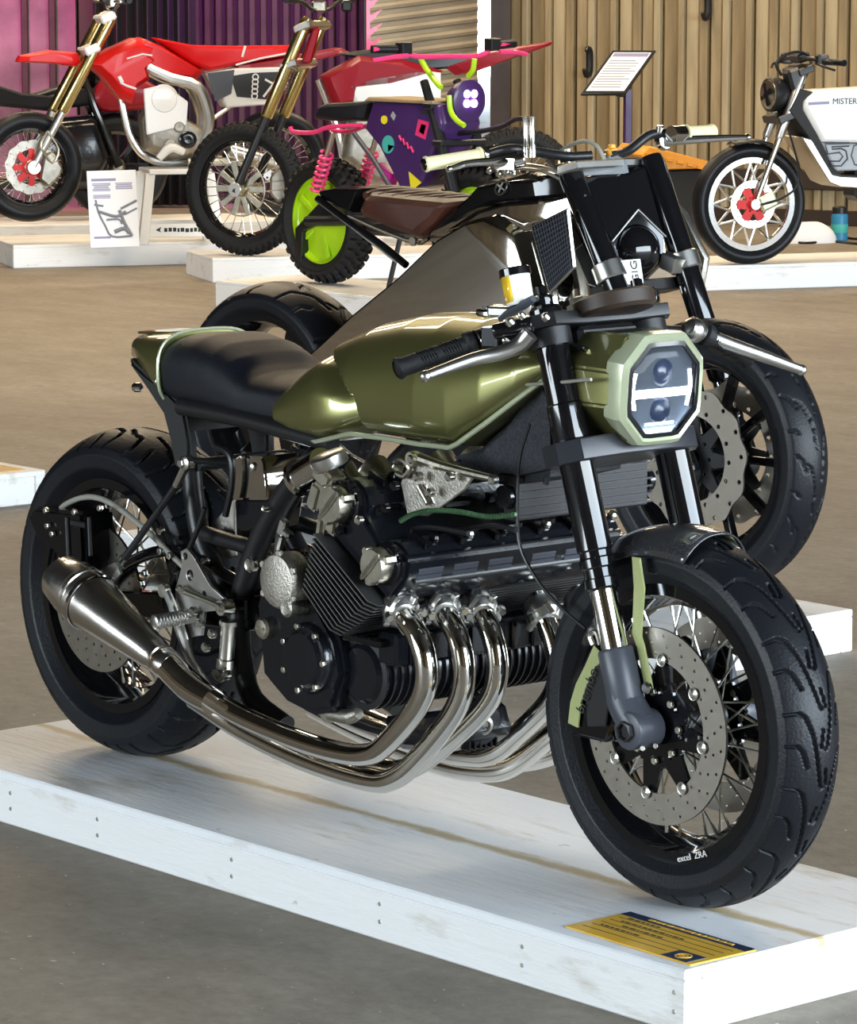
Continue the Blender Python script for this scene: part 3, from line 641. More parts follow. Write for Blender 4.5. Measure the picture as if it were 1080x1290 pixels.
# --- frame tubes
def pipe(name, pts, r, m='black_satin', parent=main, k=4, n=12): return MB().tube(pts, r, n, k).build(name, m, parent)
fr = MB()
for s_ in (-1, 1):
    def m_(l): return [V(p.x, p.y*(-s_), p.z) for p in l]
    fr.tube(m_(ql(-.105, (228, 512), (290, 524), (352, 540), (420, 560))), .016, 12, 3)
    fr.tube(m_(ql(-.10, (240, 580), (246, 640), (255, 682), (275, 722), (300, 765))), .019, 12, 4)
    fr.tube(m_(ql(-.105, (258, 672), (290, 682), (326, 692))), .0145, 12, 2)
    fr.tube(m_(ql(-.11, (400, 575), (372, 605), (340, 655), (318, 705), (302, 760), (292, 800))), .021, 12, 4)
    fr.tube(m_(ql(-.13, (300, 770), (305, 830), (318, 880), (360, 915))), .02, 12, 3)
fr.tube([(-.95, 0, .70), (-.70, 0, .73), (-.45, 0, .77), (-.25, 0, .82)], .035, 14, 4)
fr.cyl((-1.0, -.11, .352), (-1.0, .11, .352), .024); fr.cyl((-1.17, -.1, .60), (-1.17, .1, .60), .012); fr.cyl((-1.2, -.1, .70), (-1.2, .1, .70), .012)
fm = fr.build('frame', 'black_satin', main)
for px, py, r_, mm in ((320, 711, .014, 'zinc'), (339, 640, .007, 'zinc'), (262, 706, .006, 'zinc')):
    p = q(-.13, px, py); MB().lathe([(r_, 0), (r_, .010), (r_*.75, .013), (r_*.5, .012), (.001, .012)], p, (0, -1, 0), 16).build('frame_bolt', mm, fm)
# black speckled cover beside the steering head
cv = qx(-.09, (560, 578), (600, 566), (628, 540), (668, 486), (680, 470), (697, 500), (700, 560), (692, 600), (640, 612), (585, 600))
MB().prism(cv, -.09, .09).build('spine_cover', 'black_speckle', main, bev=.012, seg=2)
# --- swingarm
b = MB()
for s_ in (-1, 1):
    y = s_*.115
    b.loft([[V(x, y+dy*w_, z+dz*h_) for dy, dz in ((-1, -1), (1, -1), (1, 1), (-1, 1))] for x, z, w_, h_ in ((-.985, .352, .018, .030), (-1.20, .338, .017, .026), (-1.42, .318, .015, .022), (-1.545, .315, .014, .026))])
    b.tube([V(-1.02, y, .40), V(-1.20, y, .44), V(-1.36, y, .40), V(-1.46, y, .33)], .012, 10, 4); b.tube([V(-1.20, y, .44), V(-1.25, y, .335)], .009, 8)
b.cyl((-1.0, -.12, .352), (-1.0, .12, .352), .03); b.box((-1.10, 0, .352), (.06, .22, .05))
sw = b.build('swingarm', 'black_gloss', main, bev=.004)
pipe('rear_brake_hose', ql(-.13, (70, 652), (82, 636), (110, 626), (140, 634), (180, 664), (212, 695), (238, 722), (246, 744)), .0055, 'cable_grey', sw)
# rear caliper and hanger
cp_ = qx(-.115, (58, 648), (66, 636), (100, 640), (128, 642), (131, 700), (126, 720), (104, 714), (90, 690), (72, 682))
rc = MB().prism(cp_, -.16, -.085).build('rear_caliper', 'black_gloss', main, bev=.008, seg=2)
for px, py in ((60, 643), (62, 662), (68, 672), (128, 640), (96, 645)): MB().hexa(q(-.162, px, py), (0, -1, 0), .006, .008).build('caliper_bolt', 'zinc', rc)
MB().box(q(-.162, 98, 660), (.05, .004, .012)).build('caliper_rib', 'black_satin', rc, bev=.002)
for px in (84, 112): pipe('caliper_rib', ql(-.163, (px, 652), (px+2, 700)), .004, 'black_satin', rc, 1)
# exhaust hanger rod with ball joints
b = MB().cyl(q(-.155, 222, 612), q(-.17, 157, 703), .0065); hr = b.build('hanger_rod', 'black_satin', main)
for (a_, c_) in (((236, 583), (222, 612)), ((146, 716), (159, 699))):
    p0 = q(-.158, *a_); p1 = q(-.158, *c_); b = MB(); b.cyl(p1, p0, .0075, .0085, 10); b.lathe([(.008, -.011), (.0135, -.008), (.0135, .008), (.008, .011)], p0, (0, 1, 0), 16); b.build('rod_end', 'zinc', hr); MB().hexa(p0+V(0, -.010, 0), (0, -1, 0), .008, .008).build('rod_bolt', 'zinc', hr)
MB().rod(q(-.155, 240, 580), q(-.10, 290, 583), .006).build('hanger_bolt', 'black_satin', hr)
mb_ = qx(-.17, (136, 716), (155, 706), (160, 722), (148, 738), (140, 734)); MB().prism(mb_, -.186, -.178).build('muffler_bracket', 'alu', hr, bev=.001)
# --- shock absorber on the left side and dark details behind the seat
for s_ in (1,):
    b = MB().rod((-1.12, .12, .66), (-1.20, .125, .40), .012); sh = b.build('shock_absorber', 'black_gloss', main)
    hx_ = [(-1.12+.08*(-t)+0*t+.026*math.cos(t*40), .12+.026*math.sin(t*40), .64-.21*t) for t in np.linspace(0, 1, 90)]
    MB().tube(hx_, .0048, 6).build('shock_spring', 'black_satin', sh)
# polished box under the seat, black box below it
sb = qx(-.10, (300, 580), (306, 574), (338, 574), (341, 582), (346, 626), (342, 629), (300, 629), (297, 625))
bx = MB().prism(sb, -.115, -.03).build('polished_box', 'mirror_steel', main, bev=.004, seg=2)
p = q(-.116, 318, 588); MB().lathe([(.008, 0), (.008, .004), (.004, .006)], p, (0, -1, 0), 12).build('box_screw', 'zinc', bx)
MB().prism(qx(-.10, (300, 629), (344, 629), (338, 668), (305, 668)), -.11, -.03).build('battery_tray', 'black_engine', main, bev=.004)
MB().prism(qx(-.06, (276, 656), (300, 628), (302, 700), (290, 704), (278, 690)), -.07, -.064).build('guard_plate', 'alu_cast', main, bev=.001)
# --- engine
YE = -.26
Br, Bf, Tf, Tr = ql(YE, (388, 740), (430, 803), (478, 766), (402, 672))
eng = MB(); CC = qx(-.22, (345, 700), (372, 690), (398, 742), (432, 805), (440, 850), (424, 896), (400, 900), (365, 882), (338, 850), (330, 760))
eng.prism(CC, -.235, .235); en = eng.build('engine', 'black_engine', main, bev=.010, seg=2)
for i in range(12):
    t = i/11; a_ = Br.lerp(Tr, t); c_ = Bf.lerp(Tf, t); d_ = unit(c_-a_); nn = V(-d_.z, 0, d_.x)*.0013; c_ = c_-d_*(.004*abs(t-.5)*2)
    f_ = MB(); e_ = .012
    pr = [(a_.x-nn.x, a_.z-nn.z), (c_.x-nn.x, c_.z-nn.z), (c_.x+nn.x, c_.z+nn.z), (a_.x+nn.x, a_.z+nn.z)]
    top = [(a_.x, -.272), (c_.x-.012, -.272), (c_.x, -.258), (c_.x, .258), (c_.x-.012, .272), (a_.x, .272)]
    sl = (c_.z-a_.z)/(c_.x-a_.x)
    lo = [V(x, y, a_.z+sl*(x-a_.x))-nn for x, y in top]; hi = [v+nn*2 for v in lo]; f_.loft([lo, hi]); f_.build('cooling_fin', 'fin_edge', en, smooth=0)
cb = [Br.lerp(Bf, .14), Br.lerp(Bf, .86), Tr.lerp(Tf, .86), Tr.lerp(Tf, .14)]
MB().prism([(p.x, p.z) for p in cb], -.25, .25).build('cylinder_block', 'black_engine', en, bev=.004)
hd_ = ql(YE, (402, 668), (480, 762), (500, 735), (505, 706), (470, 688), (440, 640), (420, 610), (400, 630))
MB().prism([(p.x, p.z) for p in hd_], -.245, .245).build('cylinder_head', 'black_engine', en, bev=.008, seg=2)
for (px, py, r_, y0) in ((425, 635, .041, -.235), (478, 712, .039, -.235)):
    c_ = q(YE, px, py); cc = MB()
    pts = []
    for i in range(16):
        a = 2*math.pi*i/16; pts.append((c_.x+r_*1.12*math.cos(a), c_.z+r_*math.sin(a)))
    cc.prism(pts, y0, .245); cvr = cc.build('cam_cover', 'black_engine', en, bev=.006, seg=2, smooth=20)
    b = MB(); b.lathe([(r_*.92, 0), (r_*.92, .010), (r_*.80, .012), (r_*.80, .020)], (c_.x, y0, c_.z), (0, -1, 0), 28); b.build('cam_cap_seat', 'black_gloss', cvr)
    b = MB(); b.lathe([(r_*.72, .0), (r_*.76, .004), (r_*.76, .020), (r_*.70, .025), (.001, .025)], (c_.x, y0-.018, c_.z), (0, -1, 0), 28)
    for k in range(-4, 5): hh = math.sqrt(max(0, (r_*.66)**2-(k*.0062)**2)); b.box((c_.x+k*.0062*.8, y0-.0445, c_.z+k*.0062*.6), (.003, .003, hh*1.7), (0, .6, 0))
    for a in (.4, 2.4, 4.2): b.hexa((c_.x+r_*.8*math.cos(a), y0-.018, c_.z+r_*.8*math.sin(a)), (0, -1, 0), .008, .02)
    b.build('cam_cap', 'alu_warm', cvr)
    # raised panels and studs along the cover
    for k in range(6):
        yy = -.19+.076*k+(.02 if k > 2 else 0)
        a = -.35; MB().box((c_.x+r_*1.15*math.cos(a), yy, c_.z+r_*1.05*math.sin(a)), (.010, .056, .024), (0, .35, 0)).build('cover_panel', 'grey_satin' if py > 700 else 'black_gloss', cvr, bev=.002)
        b = MB(); b.lathe([(.009, 0), (.009, .006), (.006, .010)], (c_.x+r_*1.12*math.cos(1.1), yy+.03, c_.z+r_*1.0*math.sin(1.1)), (.45, 0, .89), 12); b.build('cover_bolt', 'zinc' if k % 2 else 'black_gloss', cvr)
        MB().box((c_.x+r_*.5, yy, c_.z+r_*.93), (.045, .010, .012), (0, .3, 0)).build('cover_rib', 'black_gloss', cvr, bev=.002)
    MB().tube([(c_.x+r_*1.06, -.22, c_.z-r_*.70), (c_.x+r_*1.06, .05, c_.z-r_*.70), (c_.x+r_*1.06, .24, c_.z-r_*.70)], .004, 8).build('cover_flange', 'fin_edge', cvr)
# carburettor side castings and intake stack
for px, py, w_, h_, a in ((415, 600, .05, .03, .5), (428, 655, .03, .05, .3), (412, 668, .02, .05, .2), (405, 625, .03, .05, .4)):
    p = q(-.24, px, py); MB().box(p, (w_, .04, h_), (0, a, 0)).build('carburettor_body', 'alu_warm', en, bev=.006, seg=2)
p = q(-.24, 418, 588); MB().lathe([(.03, 0), (.032, .004), (.032, .02), (.026, .024), (.001, .026)], p, (-.2, -.3, .9), 24).build('carburettor_top', 'alu', en)
b = MB(); p0 = q(-.20, 376, 604); p1 = q(-.20, 408, 584); b.lathe([(.030, 0), (.034, .004), (.034, .012), (.029, .016), (.029, (p1-p0).length)], p0, p1-p0, 28); b.build('intake_stack', 'chrome', en)
for k in range(5):
    y = -.10+.075*k; b = MB(); c0 = V(-.76, y, .62); b.lathe([(.036, 0), (.033, .01), (.026, .03), (.024, .09)], c0, (.8, 0, -.3), 20); b.build('intake_stack', 'alu_warm', en)
# clutch cover, small covers, lower case with ribs
c_ = q(-.265, 352, 732); b = MB(); b.lathe([(.048, -.035), (.048, .0), (.044, .007), (.030, .010), (.001, .010)], c_, (0, -1, 0), 36)
for a in (.5, 1.5, 2.6, 3.7, 5.7): b.hexa((c_.x+.047*math.cos(a), c_.y+.002, c_.z+.047*math.sin(a)), (0, -1, 0), .007, .008)
b.lathe([(.0165, -.03), (.0165, .006), (.012, .009), (.001, .008)], c_+V(.026, 0, -.042), (0, -1, 0), 20); b.build('ignition_cover', 'alu_cast', en)
c_ = q(-.24, 334, 791); b = MB(); b.lathe([(.019, -.02), (.019, .006), (.015, .010), (.004, .011), (.001, .011)], c_, (0, -1, 0), 20); b.box(c_+V(0, -.011, 0), (.022, .004, .004)); b.build('case_plug', 'alu_warm', en)
c_ = q(-.245, 384, 830); b = MB(); b.lathe([(.062, -.04), (.062, -.008), (.056, .002), (.050, .003), (.044, .010), (.001, .012)], c_, (0, -1, 0), 40); sc_ = b.build('side_cover', 'black_engine', en)
for i in range(7): a = i*.9; MB().hexa((c_.x+.056*math.cos(a), c_.y-.001, c_.z+.056*math.sin(a)), (0, -1, 0), .006, .008).build('case_bolt', 'zinc' if i % 2 else 'alu_warm', sc_)
sc0 = q(-.2, 462, 848); MB().lathe([(.044, 0), (.056, .012), (.056, .42), (.044, .43)], (sc0.x, -.215, sc0.z), (0, 1, 0), 32).build('lower_case', 'black_engine', en)
rb = MB().lathe([(.052, -.0028), (.0625, -.0016), (.0625, .0016), (.052, .0028)], (0, 0, 0), (0, 1, 0), 28, True).mesh('case_rib')
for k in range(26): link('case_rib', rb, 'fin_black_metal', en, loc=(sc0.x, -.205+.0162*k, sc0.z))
for k in range(7): MB().hexa((sc0.x+.055, -.19+.065*k, sc0.z+.045), (.6, 0, .8), .007, .009).build('case_bolt', 'zinc', en)
MB().box((sc0.x+.02, 0, sc0.z+.062), (.10, .46, .014)).build('case_joint', 'black_gloss', en, bev=.003)
# starter housing with ribbed front between block and lower case
b = MB().box((-.50, 0, .368), (.05, .42, .055)); b.build('crankcase_front', 'black_engine', en, bev=.006)
for k in range(9): MB().box((-.472, -.18+.045*k, .368), (.006, .006, .05)).build('crankcase_web', 'black_gloss', en, bev=.001)
# oil filter
c_ = q(-.02, 600, 908); b = MB(); b.lathe([(.040, -.05), (.043, -.04), (.043, .012), (.036, .022), (.018, .026), (.001, .026)], c_, (.95, -.25, -.1), 32); of = b.build('oil_filter', 'black_engine', en)
b = MB(); b.lathe([(.017, .024), (.017, .031), (.011, .034), (.009, .029), (.001, .029)], c_, (.95, -.25, -.1), 18); b.build('filter_bolt', 'alu_cast', of)
for k in range(6): MB().box(c_+V(-.005, -.03+.012*k, -.036), (.05, .004, .02)).build('filter_fin', 'black_gloss', of, bev=.001)
sp = qx(-.05, (500, 900), (590, 890), (600, 930), (580, 945), (520, 940)); MB().prism(sp, -.09, .04).build('sump', 'black_engine', en, bev=.01)
b = MB(); pa = ql(-.2, (400, 893), (418, 899), (440, 903), (452, 898)); b.tube(pa, [.009, .012, .013, .010], 12, 3); b.cyl(pa[1], pa[1]+V(-.012, 0, 0), .016); b.build('oil_union', 'alu_cast', en)
# oil cooler behind the fork
oc = MB().box((-.33, .06, .632), (.030, .30, .080)).build('oil_cooler', 'black_satin', main, bev=.003)
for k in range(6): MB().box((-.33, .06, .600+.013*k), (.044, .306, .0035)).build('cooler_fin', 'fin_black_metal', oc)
for s_ in (-1, 1): MB().rod((-.33, .06+s_*.15, .632), (-.33, .06+s_*.165, .632), .02).build('cooler_tank', 'black_gloss', oc)
MB().lathe([(.012, 0), (.012, .03), (.009, .034)], (-.30, .20, .675), (.5, .2, .8), 12).build('cooler_union', 'zinc', oc)
# throttle linkage plate, bell crank and braided green line
lp = qx(-.17, (508, 608), (520, 578), (534, 574), (560, 590), (600, 598), (588, 616), (556, 640), (540, 650), (516, 648))
tl = MB().prism(lp, -.175, -.169).build('linkage_plate', 'alu_cast', main, bev=.001)
b = MB(); b.tube(ql(-.185, (530, 578), (560, 588), (600, 598), (622, 603)), [.010, .008, .007, .006], 10, 3); b.lathe([(.012, -.01), (.014, 0), (.012, .01)], q(-.185, 522, 578), (0, 1, 0), 16); b.build('bell_crank', 'alu_warm', tl)
for px, py in ((523, 578), (570, 600), (545, 620), (625, 604), (530, 600)): MB().lathe([(.008, 0), (.008, .010), (.005, .013)], q(-.19, px, py), (0, -1, 0), 12).build('linkage_bolt', 'zinc', tl)
MB().tube(ql(-.185, (498, 583), (506, 580), (516, 590), (510, 600), (500, 596)), .005, 8, 3).build('return_spring', 'alu_warm', tl)
for k in range(3): pipe('link_rod', ql(-.18+.01*k, (528+12*k, 612), (540+10*k, 634)), .006, 'alu_warm', tl, 1)
gp_ = crom(ql(-.19, (505, 656), (520, 648), (545, 643), (580, 645), (615, 651), (650, 648)), 10)
bl = MB(); bl.tube(gp_, .0032, 8)
for t in range(len(gp_)-1): bl.lathe([(.0030, -.0018), (.0048, 0), (.0030, .0018)], gp_[t], gp_[t+1]-gp_[t], 8)
bl.build('braided_line', 'braid_green', main)
# --- exhaust
PR = .0192
E_ = [
 ([(-.20, 498, 752), (-.22, 506, 770), (-.228, 528, 803), (-.228, 538, 850), (-.222, 526, 890), (-.215, 488, 936), (-.212, 464, 950), (-.21, 430, 948), (-.21, 375, 932), (-.21, 300, 900), (-.215, 240, 862)]),
 ([(-.12, 550, 752), (-.14, 558, 768), (-.148, 577, 803), (-.148, 585, 850), (-.148, 573, 895), (-.158, 527, 955), (-.165, 496, 981), (-.168, 464, 983), (-.178, 390, 960), (-.19, 310, 922), (-.205, 245, 880)]),
 ([(-.045, 598, 752), (-.06, 605, 768), (-.065, 621, 803), (-.066, 627, 848), (-.07, 612, 888), (-.09, 560, 938), (-.105, 515, 968), (-.115, 475, 968), (-.13, 400, 946), (-.16, 310, 906), (-.19, 255, 872)]),
 ([(.085, 676, 752), (.08, 684, 772), (.083, 698, 812), (.083, 704, 850), (.08, 692, 884), (.07, 655, 922), (.065, 622, 949), (.07, 588, 952), (.09, 545, 944), (.13, 460, 915), (.17, 390, 880)]),
 ([(.165, 728, 745), (.16, 736, 762), (.165, 752, 805), (.163, 756, 850), (.155, 738, 892), (.13, 688, 932), (.105, 643, 966), (.105, 603, 972), (.12, 550, 962), (.15, 470, 930), (.185, 395, 892)]),
 ([(.245, 775, 735), (.24, 783, 754), (.245, 798, 800), (.243, 800, 845), (.235, 782, 890), (.20, 728, 935), (.16, 680, 955), (.155, 640, 958), (.165, 580, 950), (.19, 490, 915), (.205, 405, 880)])]
for i, pts in enumerate(E_):
    P = [q(y, px, py) for y, px, py in pts]
    ep = MB().tube(P, PR, 18, 6).build('exhaust_pipe', 'chrome_pipe', main, smooth=80)
    d_ = unit(P[1]-P[0]); b = MB(); b.lathe([(.030, -.022), (.031, -.018), (.031, .004), (.026, .010), (.0225, .016), (.0200, .018)], P[1], d_, 22)
    for a in range(5):
        ux = unit(d_.orthogonal()); uy = d_.cross(ux); aa = a*2*math.pi/5+.3; b.box(P[1]+(ux*math.cos(aa)+uy*math.sin(aa))*.028+d_*.008, (.010, .010, .022), (.2, .6, aa))
    fl_ = b.build('exhaust_flange', 'alu', ep, bev=.0012)
    for s_ in (-1, 1): MB().hexa(P[1]+V(.012, .036*s_, -.002)-d_*.004, d_, .0075, .014).build('flange_nut', 'zinc', ep)
for s_ in (-1, 1):
    pa = [q(-.236, *a) for a in ((268, 884), (240, 866), (212, 838), (190, 815), (125, 762), (96, 738), (76, 726))]
    if s_ > 0: pa = [V(p.x, .236, p.z) for p in pa]
    MB().tube(pa[:3]+[pa[2].lerp(pa[3], .3)], [.024, .0275, .0275, .0275], 24, 4).build('exhaust_collector', 'chrome_pipe', main)
    a0 = pa[2]; ax = pa[6]-pa[2]; L_ = ax.length
    pf = [(.027, -.01), (.0285, .0), (.0285, .010), (.026, .012), (.026, .022), (.0285, .024), (.0285, .034), (.030, .040), (.0545, L_*.72), (.0545, L_*.75), (.052, L_*.755), (.052, L_*.765), (.0545, L_*.77), (.0545, L_*.79), (.052, L_*.795), (.052, L_*.80), (.0535, L_*.805), (.0525, L_*.86), (.044, L_*.985), (.040, L_), (.034, L_), (.034, L_*.8), (.001, L_*.8)]
    mf = MB().lathe(pf, a0, ax, 48).build('muffler', 'steel_brushed', main, smooth=30)
    MB().lathe([(.0552, L_*.69), (.0568, L_*.692), (.0568, L_*.715), (.0552, L_*.717)], a0, ax, 48, True).build('muffler_band', 'chrome', mf)
    MB().lathe([(.0255, .0125), (.0268, .013), (.0268, .021), (.0255, .0215)], a0, ax, 32, True).build('muffler_clamp', 'copper', mf)
# --- rear-set
rp_ = qx(-.16, (232, 694), (240, 690), (248, 700), (270, 738), (290, 756), (286, 768), (262, 770), (258, 800), (246, 802), (240, 784), (226, 772), (226, 740), (234, 712))
def ctr(l): return l
hs = [circ(*qx(-.16, (238, 700))[0], .007, 12), circ(*qx(-.16, (244, 724))[0], .010, 12), circ(*qx(-.16, (262, 748))[0], .006, 12)]
me = plate_mesh('rear_set_plate', rp_, hs, .007, .001, T=shift(0, -.165, 0) @ XZ); rs = link('rear_set_plate', me, 'alu', main)
a_ = q(-.25, 193, 784); b_ = V(a_.x+.012, -.17, a_.z+.005); b = MB(); L_ = (b_-a_).length; pf = [(.010, 0), (.0135, .002)]
for k in range(9): pf += [(.0135, .006+k*.006), (.0120, .0075+k*.006), (.0120, .0095+k*.006), (.0135, .011+k*.006)]
pf += [(.0135, L_)]; b.lathe(pf, a_, b_-a_, 20); fp = b.build('foot_peg', 'alu', rs)
p0 = q(-.185, 225, 772); b = MB(); b.tube(ql(-.185, (208, 742), (216, 760), (226, 790), (240, 830), (258, 858), (272, 880)), [.008, .008, .010, .009, .007, .006], 10, 4); b.build('brake_pedal', 'alu', rs)
MB().rod(q(-.21, 257, 882), q(-.19, 284, 876), .0085).build('pedal_rubber', 'rubber', rs)
MB().lathe([(.012, -.006), (.014, .0), (.012, .006)], q(-.185, 207, 744), (0, 1, 0), 16).build('pedal_pivot', 'alu_warm', rs)
pipe('brake_link', ql(-.18, (224, 742), (250, 752), (278, 764)), .0055, 'alu_warm', rs, 2)
b = MB(); m0 = q(-.17, 288, 782); m1 = q(-.17, 284, 836); b.lathe([(.016, 0), (.016, .008), (.0125, .010), (.0125, (m1-m0).length-.01), (.016, (m1-m0).length-.008), (.016, (m1-m0).length+.008)], m0, m1-m0, 20); b.lathe([(.014, -.012), (.016, 0), (.014, .012)], q(-.17, 284, 765), (0, 1, 0), 18); b.build('rear_master_cylinder', 'steel_brushed', rs)
for px, py in ((246, 770), (270, 798), (262, 815), (288, 850), (232, 742), (280, 765), (255, 785)): MB().lathe([(.009, 0), (.009, .008), (.006, .011)], q(-.178, px, py), (0, -1, 0), 12).build('rear_set_bolt', 'zinc', rs)
b = MB(); b.tube(ql(-.17, (288, 844), (278, 856), (270, 846)), .006, 8, 3); b.build('brake_light_switch', 'alu_cast', rs)
pipe('shift_stay', ql(-.15, (238, 692), (252, 660), (258, 640)), .005, 'black_satin', rs, 2)
# --- handlebars and controls
def control(s_, grip_in, grip_out, lev, hb):
    P = V(fx(.90), s_*FY, .90)
    b = MB(); b.tube([P, grip_in.lerp(P, .35), grip_in], .011, 12, 3); b.tube([grip_in, grip_out], .011, 12); b.lathe([(.034, -.014), (.034, .014), (.0275, .014), (.0275, -.014)], P, (-.306, 0, .952), 24, True); hbj = b.build('handlebar', 'black_satin', main)
    d_ = unit(grip_out-grip_in); g0 = grip_in; L_ = (grip_out-grip_in).length; b = MB(); b.lathe([(.017, 0), (.020, .003), (.020, .014), (.0155, .018), (.0155, L_-.01), (.018, L_-.006), (.018, L_-.001), (.013, L_+.002), (.012, L_-.004), (.001, L_-.004)], g0, d_, 24); gr = b.build('grip', 'rubber_dull', hbj)
    ux = unit(d_.orthogonal()); uy = d_.cross(ux); rb_ = MB()
    for k in range(15):
        pts = [g0+d_*(.022+k*.0042*(L_/.12)+.014*(t/6))+(ux*math.cos(t*.9)+uy*math.sin(t*.9))*.0162 for t in range(8)]
        if k not in (7, 8): rb_.tube(pts, .0011, 5)
    rb_.build('grip_ridge', 'black_gloss', gr)
    MB().rod(g0-d_*.03, g0-d_*.002, .019).build('switch_housing', 'black_satin', hbj)
    lv = MB(); n_ = len(lev); rings = []
    wt = np.linspace(1, .45, n_)
    for i, p in enumerate(lev):
        t = unit(lev[min(i+1, n_-1)]-lev[max(i-1, 0)]); sd = unit(t.cross(V(0, 0, 1))); u_ = sd.cross(t); rw, rh = .0125*wt[i]+.002, .0115*wt[i]+.003
        rings.append([p+sd*rw*math.cos(a)+u_*rh*math.sin(a) for a in (2*math.pi*j/12 for j in range(12))])
    lv.loft(rings); lv.ball(lev[-1], .0095, 12, 8); lvo = lv.build('lever', 'alu', hbj, smooth=60)
    return hbj, gr
gi, go = q(-.205, 598, 431), q(-.33, 500, 465)
hR, gR = control(-1, gi, go, crom([q(-.19, 668, 420), q(-.20, 655, 434), q(-.225, 630, 445), q(-.26, 598, 452), q(-.30, 566, 463), q(-.345, 536, 474)], 4), None)
mc = MB(); a0 = q(-.17, 672, 408); a1 = q(-.21, 622, 418); mc.rod(a0, a1, .013); mc.box(q(-.18, 650, 420), (.05, .03, .022), (0, 0, .6)); mc.box(q(-.20, 622, 424), (.03, .03, .03), (0, 0, .4)); mcy = mc.build('master_cylinder', 'black_gloss', hR, bev=.003)
for px, py, r_ in ((645, 408, .008), (690, 402, .007), (640, 432, .006), (612, 432, .007), (660, 400, .006)): MB().lathe([(r_, 0), (r_, .008), (r_*.6, .011)], q(-.20, px, py), (-.3, -.6, .7), 12).build('control_screw', 'zinc', mcy)
b = MB(); c0 = q(-.14, 656, 384); c1 = q(-.14, 648, 339); ax = c1-c0; L_ = ax.length; b.lathe([(.020, 0), (.0225, .004), (.0235, L_*.82), (.0235, L_*.84)], c0, ax, 28); rv = b.build('brake_reservoir', 'fluid_bottle', mcy)
b = MB(); b.lathe([(.0245, L_*.80), (.026, L_*.81), (.026, L_*1.0), (.024, L_*1.03), (.001, L_*1.03)], c0, ax, 28); b.build('reservoir_cap', 'black_gloss', rv)
# yellow fluid sector on the rearward side of the bottle
sec = []; u0 = unit(ax); ux = unit(V(-.8, -.6, 0)-u0*u0.dot(V(-.8, -.6, 0))); uy = u0.cross(ux)
for h_ in (.005, L_*.79):
    for t in np.linspace(-1.3, 1.3, 9): rr_ = .0232+.0014*(h_ > .01); sec.append(c0+u0*h_+(ux*math.cos(t)+uy*math.sin(t))*rr_)
fl_ = MB(); fl_.add(sec, [(i, i+1, i+10, i+9) for i in range(8)]); fo = fl_.build('brake_fluid', 'fluid_yellow', rv); fo.modifiers.new('th', 'SOLIDIFY').thickness = .001
MB().tube(ql(-.15, (630, 402), (645, 392), (660, 384), (672, 376)), [.005, .007, .008, .006], 10, 3).build('reservoir_strap', 'grey_satin', mcy)
MB().box(q(-.13, 632, 392), (.04, .03, .016), (0, 0, .5)).build('reservoir_bracket', 'alu', mcy, bev=.003)
gi, go = q(.21, 885, 420), q(.305, 944, 452)
hL, gL = control(1, gi, go, crom([q(.19, 872, 416), q(.21, 884, 420), q(.25, 915, 432), q(.30, 955, 446), q(.345, 985, 457), q(.385, 1010, 466)], 4), None)
cl = MB(); cl.rod(q(.17, 868, 412), q(.20, 884, 420), .014); cl.ball(q(.185, 874, 416), .021, 16, 10); cl.build('clutch_perch', 'alu', hL, bev=.003)
for nm, y, pts, r_, mm in (('throttle_cable', -.12, ((605, 436), (612, 456), (625, 474), (650, 484), (700, 482), (745, 478)), .0028, 'cable_grey'),
    ('brake_hose', -.08, ((668, 420), (690, 426), (715, 432), (740, 442)), .004, 'chrome'), ('brake_hose', -.06, ((672, 448), (700, 446), (730, 450), (752, 452)), .004, 'chrome'),
    ('clutch_cable', -.09, ((668, 534), (655, 580), (652, 640), (656, 690), (680, 735), (712, 770), (738, 792)), .003, 'cable_black'),
    ('brake_hose', -.07, ((700, 440), (690, 500), (695, 560), (688, 610)), .005, 'cable_black'), ('wiring_loom', .02, ((760, 440), (745, 500), (742, 560), (720, 590)), .008, 'cable_black')):
    pipe(nm, ql(y, *pts), r_, mm, main, 5, 8)
for px, py, y in ((706, 413, -.06), (715, 410, -.05), (738, 408, -.02), (700, 530, -.07), (735, 505, -.06), (735, 515, -.06)):
    MB().lathe([(.009, 0), (.009, .010), (.005, .014)], q(y, px, py), (.6, -.7, .2), 12).build('clamp_bolt', 'zinc', up_)
bx = MB().box((-.20, 0, .865), (.05, .13, .10), (0, -.3, 0)); bx.build('wiring_box', 'black_satin', main, bev=.008)

# hoses and small fittings around the carburettors and gearbox
for nm, y, pts, r_, mm in (('vent_hose', -.2, ((384, 612), (366, 640), (354, 668), (350, 700)), .008, 'cable_black'), ('fuel_hose', -.15, ((440, 575), (430, 590), (440, 606), (470, 604)), .006, 'cable_black'), ('wiring_loom', -.13, ((270, 562), (290, 575), (292, 610), (284, 650)), .006, 'cable_black'), ('ignition_lead', -.16, ((470, 655), (500, 668), (540, 664), (590, 672)), .0045, 'cable_black'), ('ignition_lead', -.10, ((530, 660), (570, 668), (620, 662), (650, 668)), .0045, 'cable_black')):
    pipe(nm, ql(y, *pts), r_, mm, main, 4, 8)
for px, py, w_, h_ in ((357, 664, .016, .03), (362, 672, .02, .012), (354, 684, .008, .03)): MB().box(q(-.235, px, py), (w_, .014, h_), (0, .4, 0)).build('cable_bracket', 'alu', en, bev=.003)
for px, py in ((204, 694), (216, 700), (184, 722), (180, 735)): MB().hexa(q(-.135, px, py), (0, -1, 0), .007, .008).build('swingarm_bolt', 'zinc', sw)
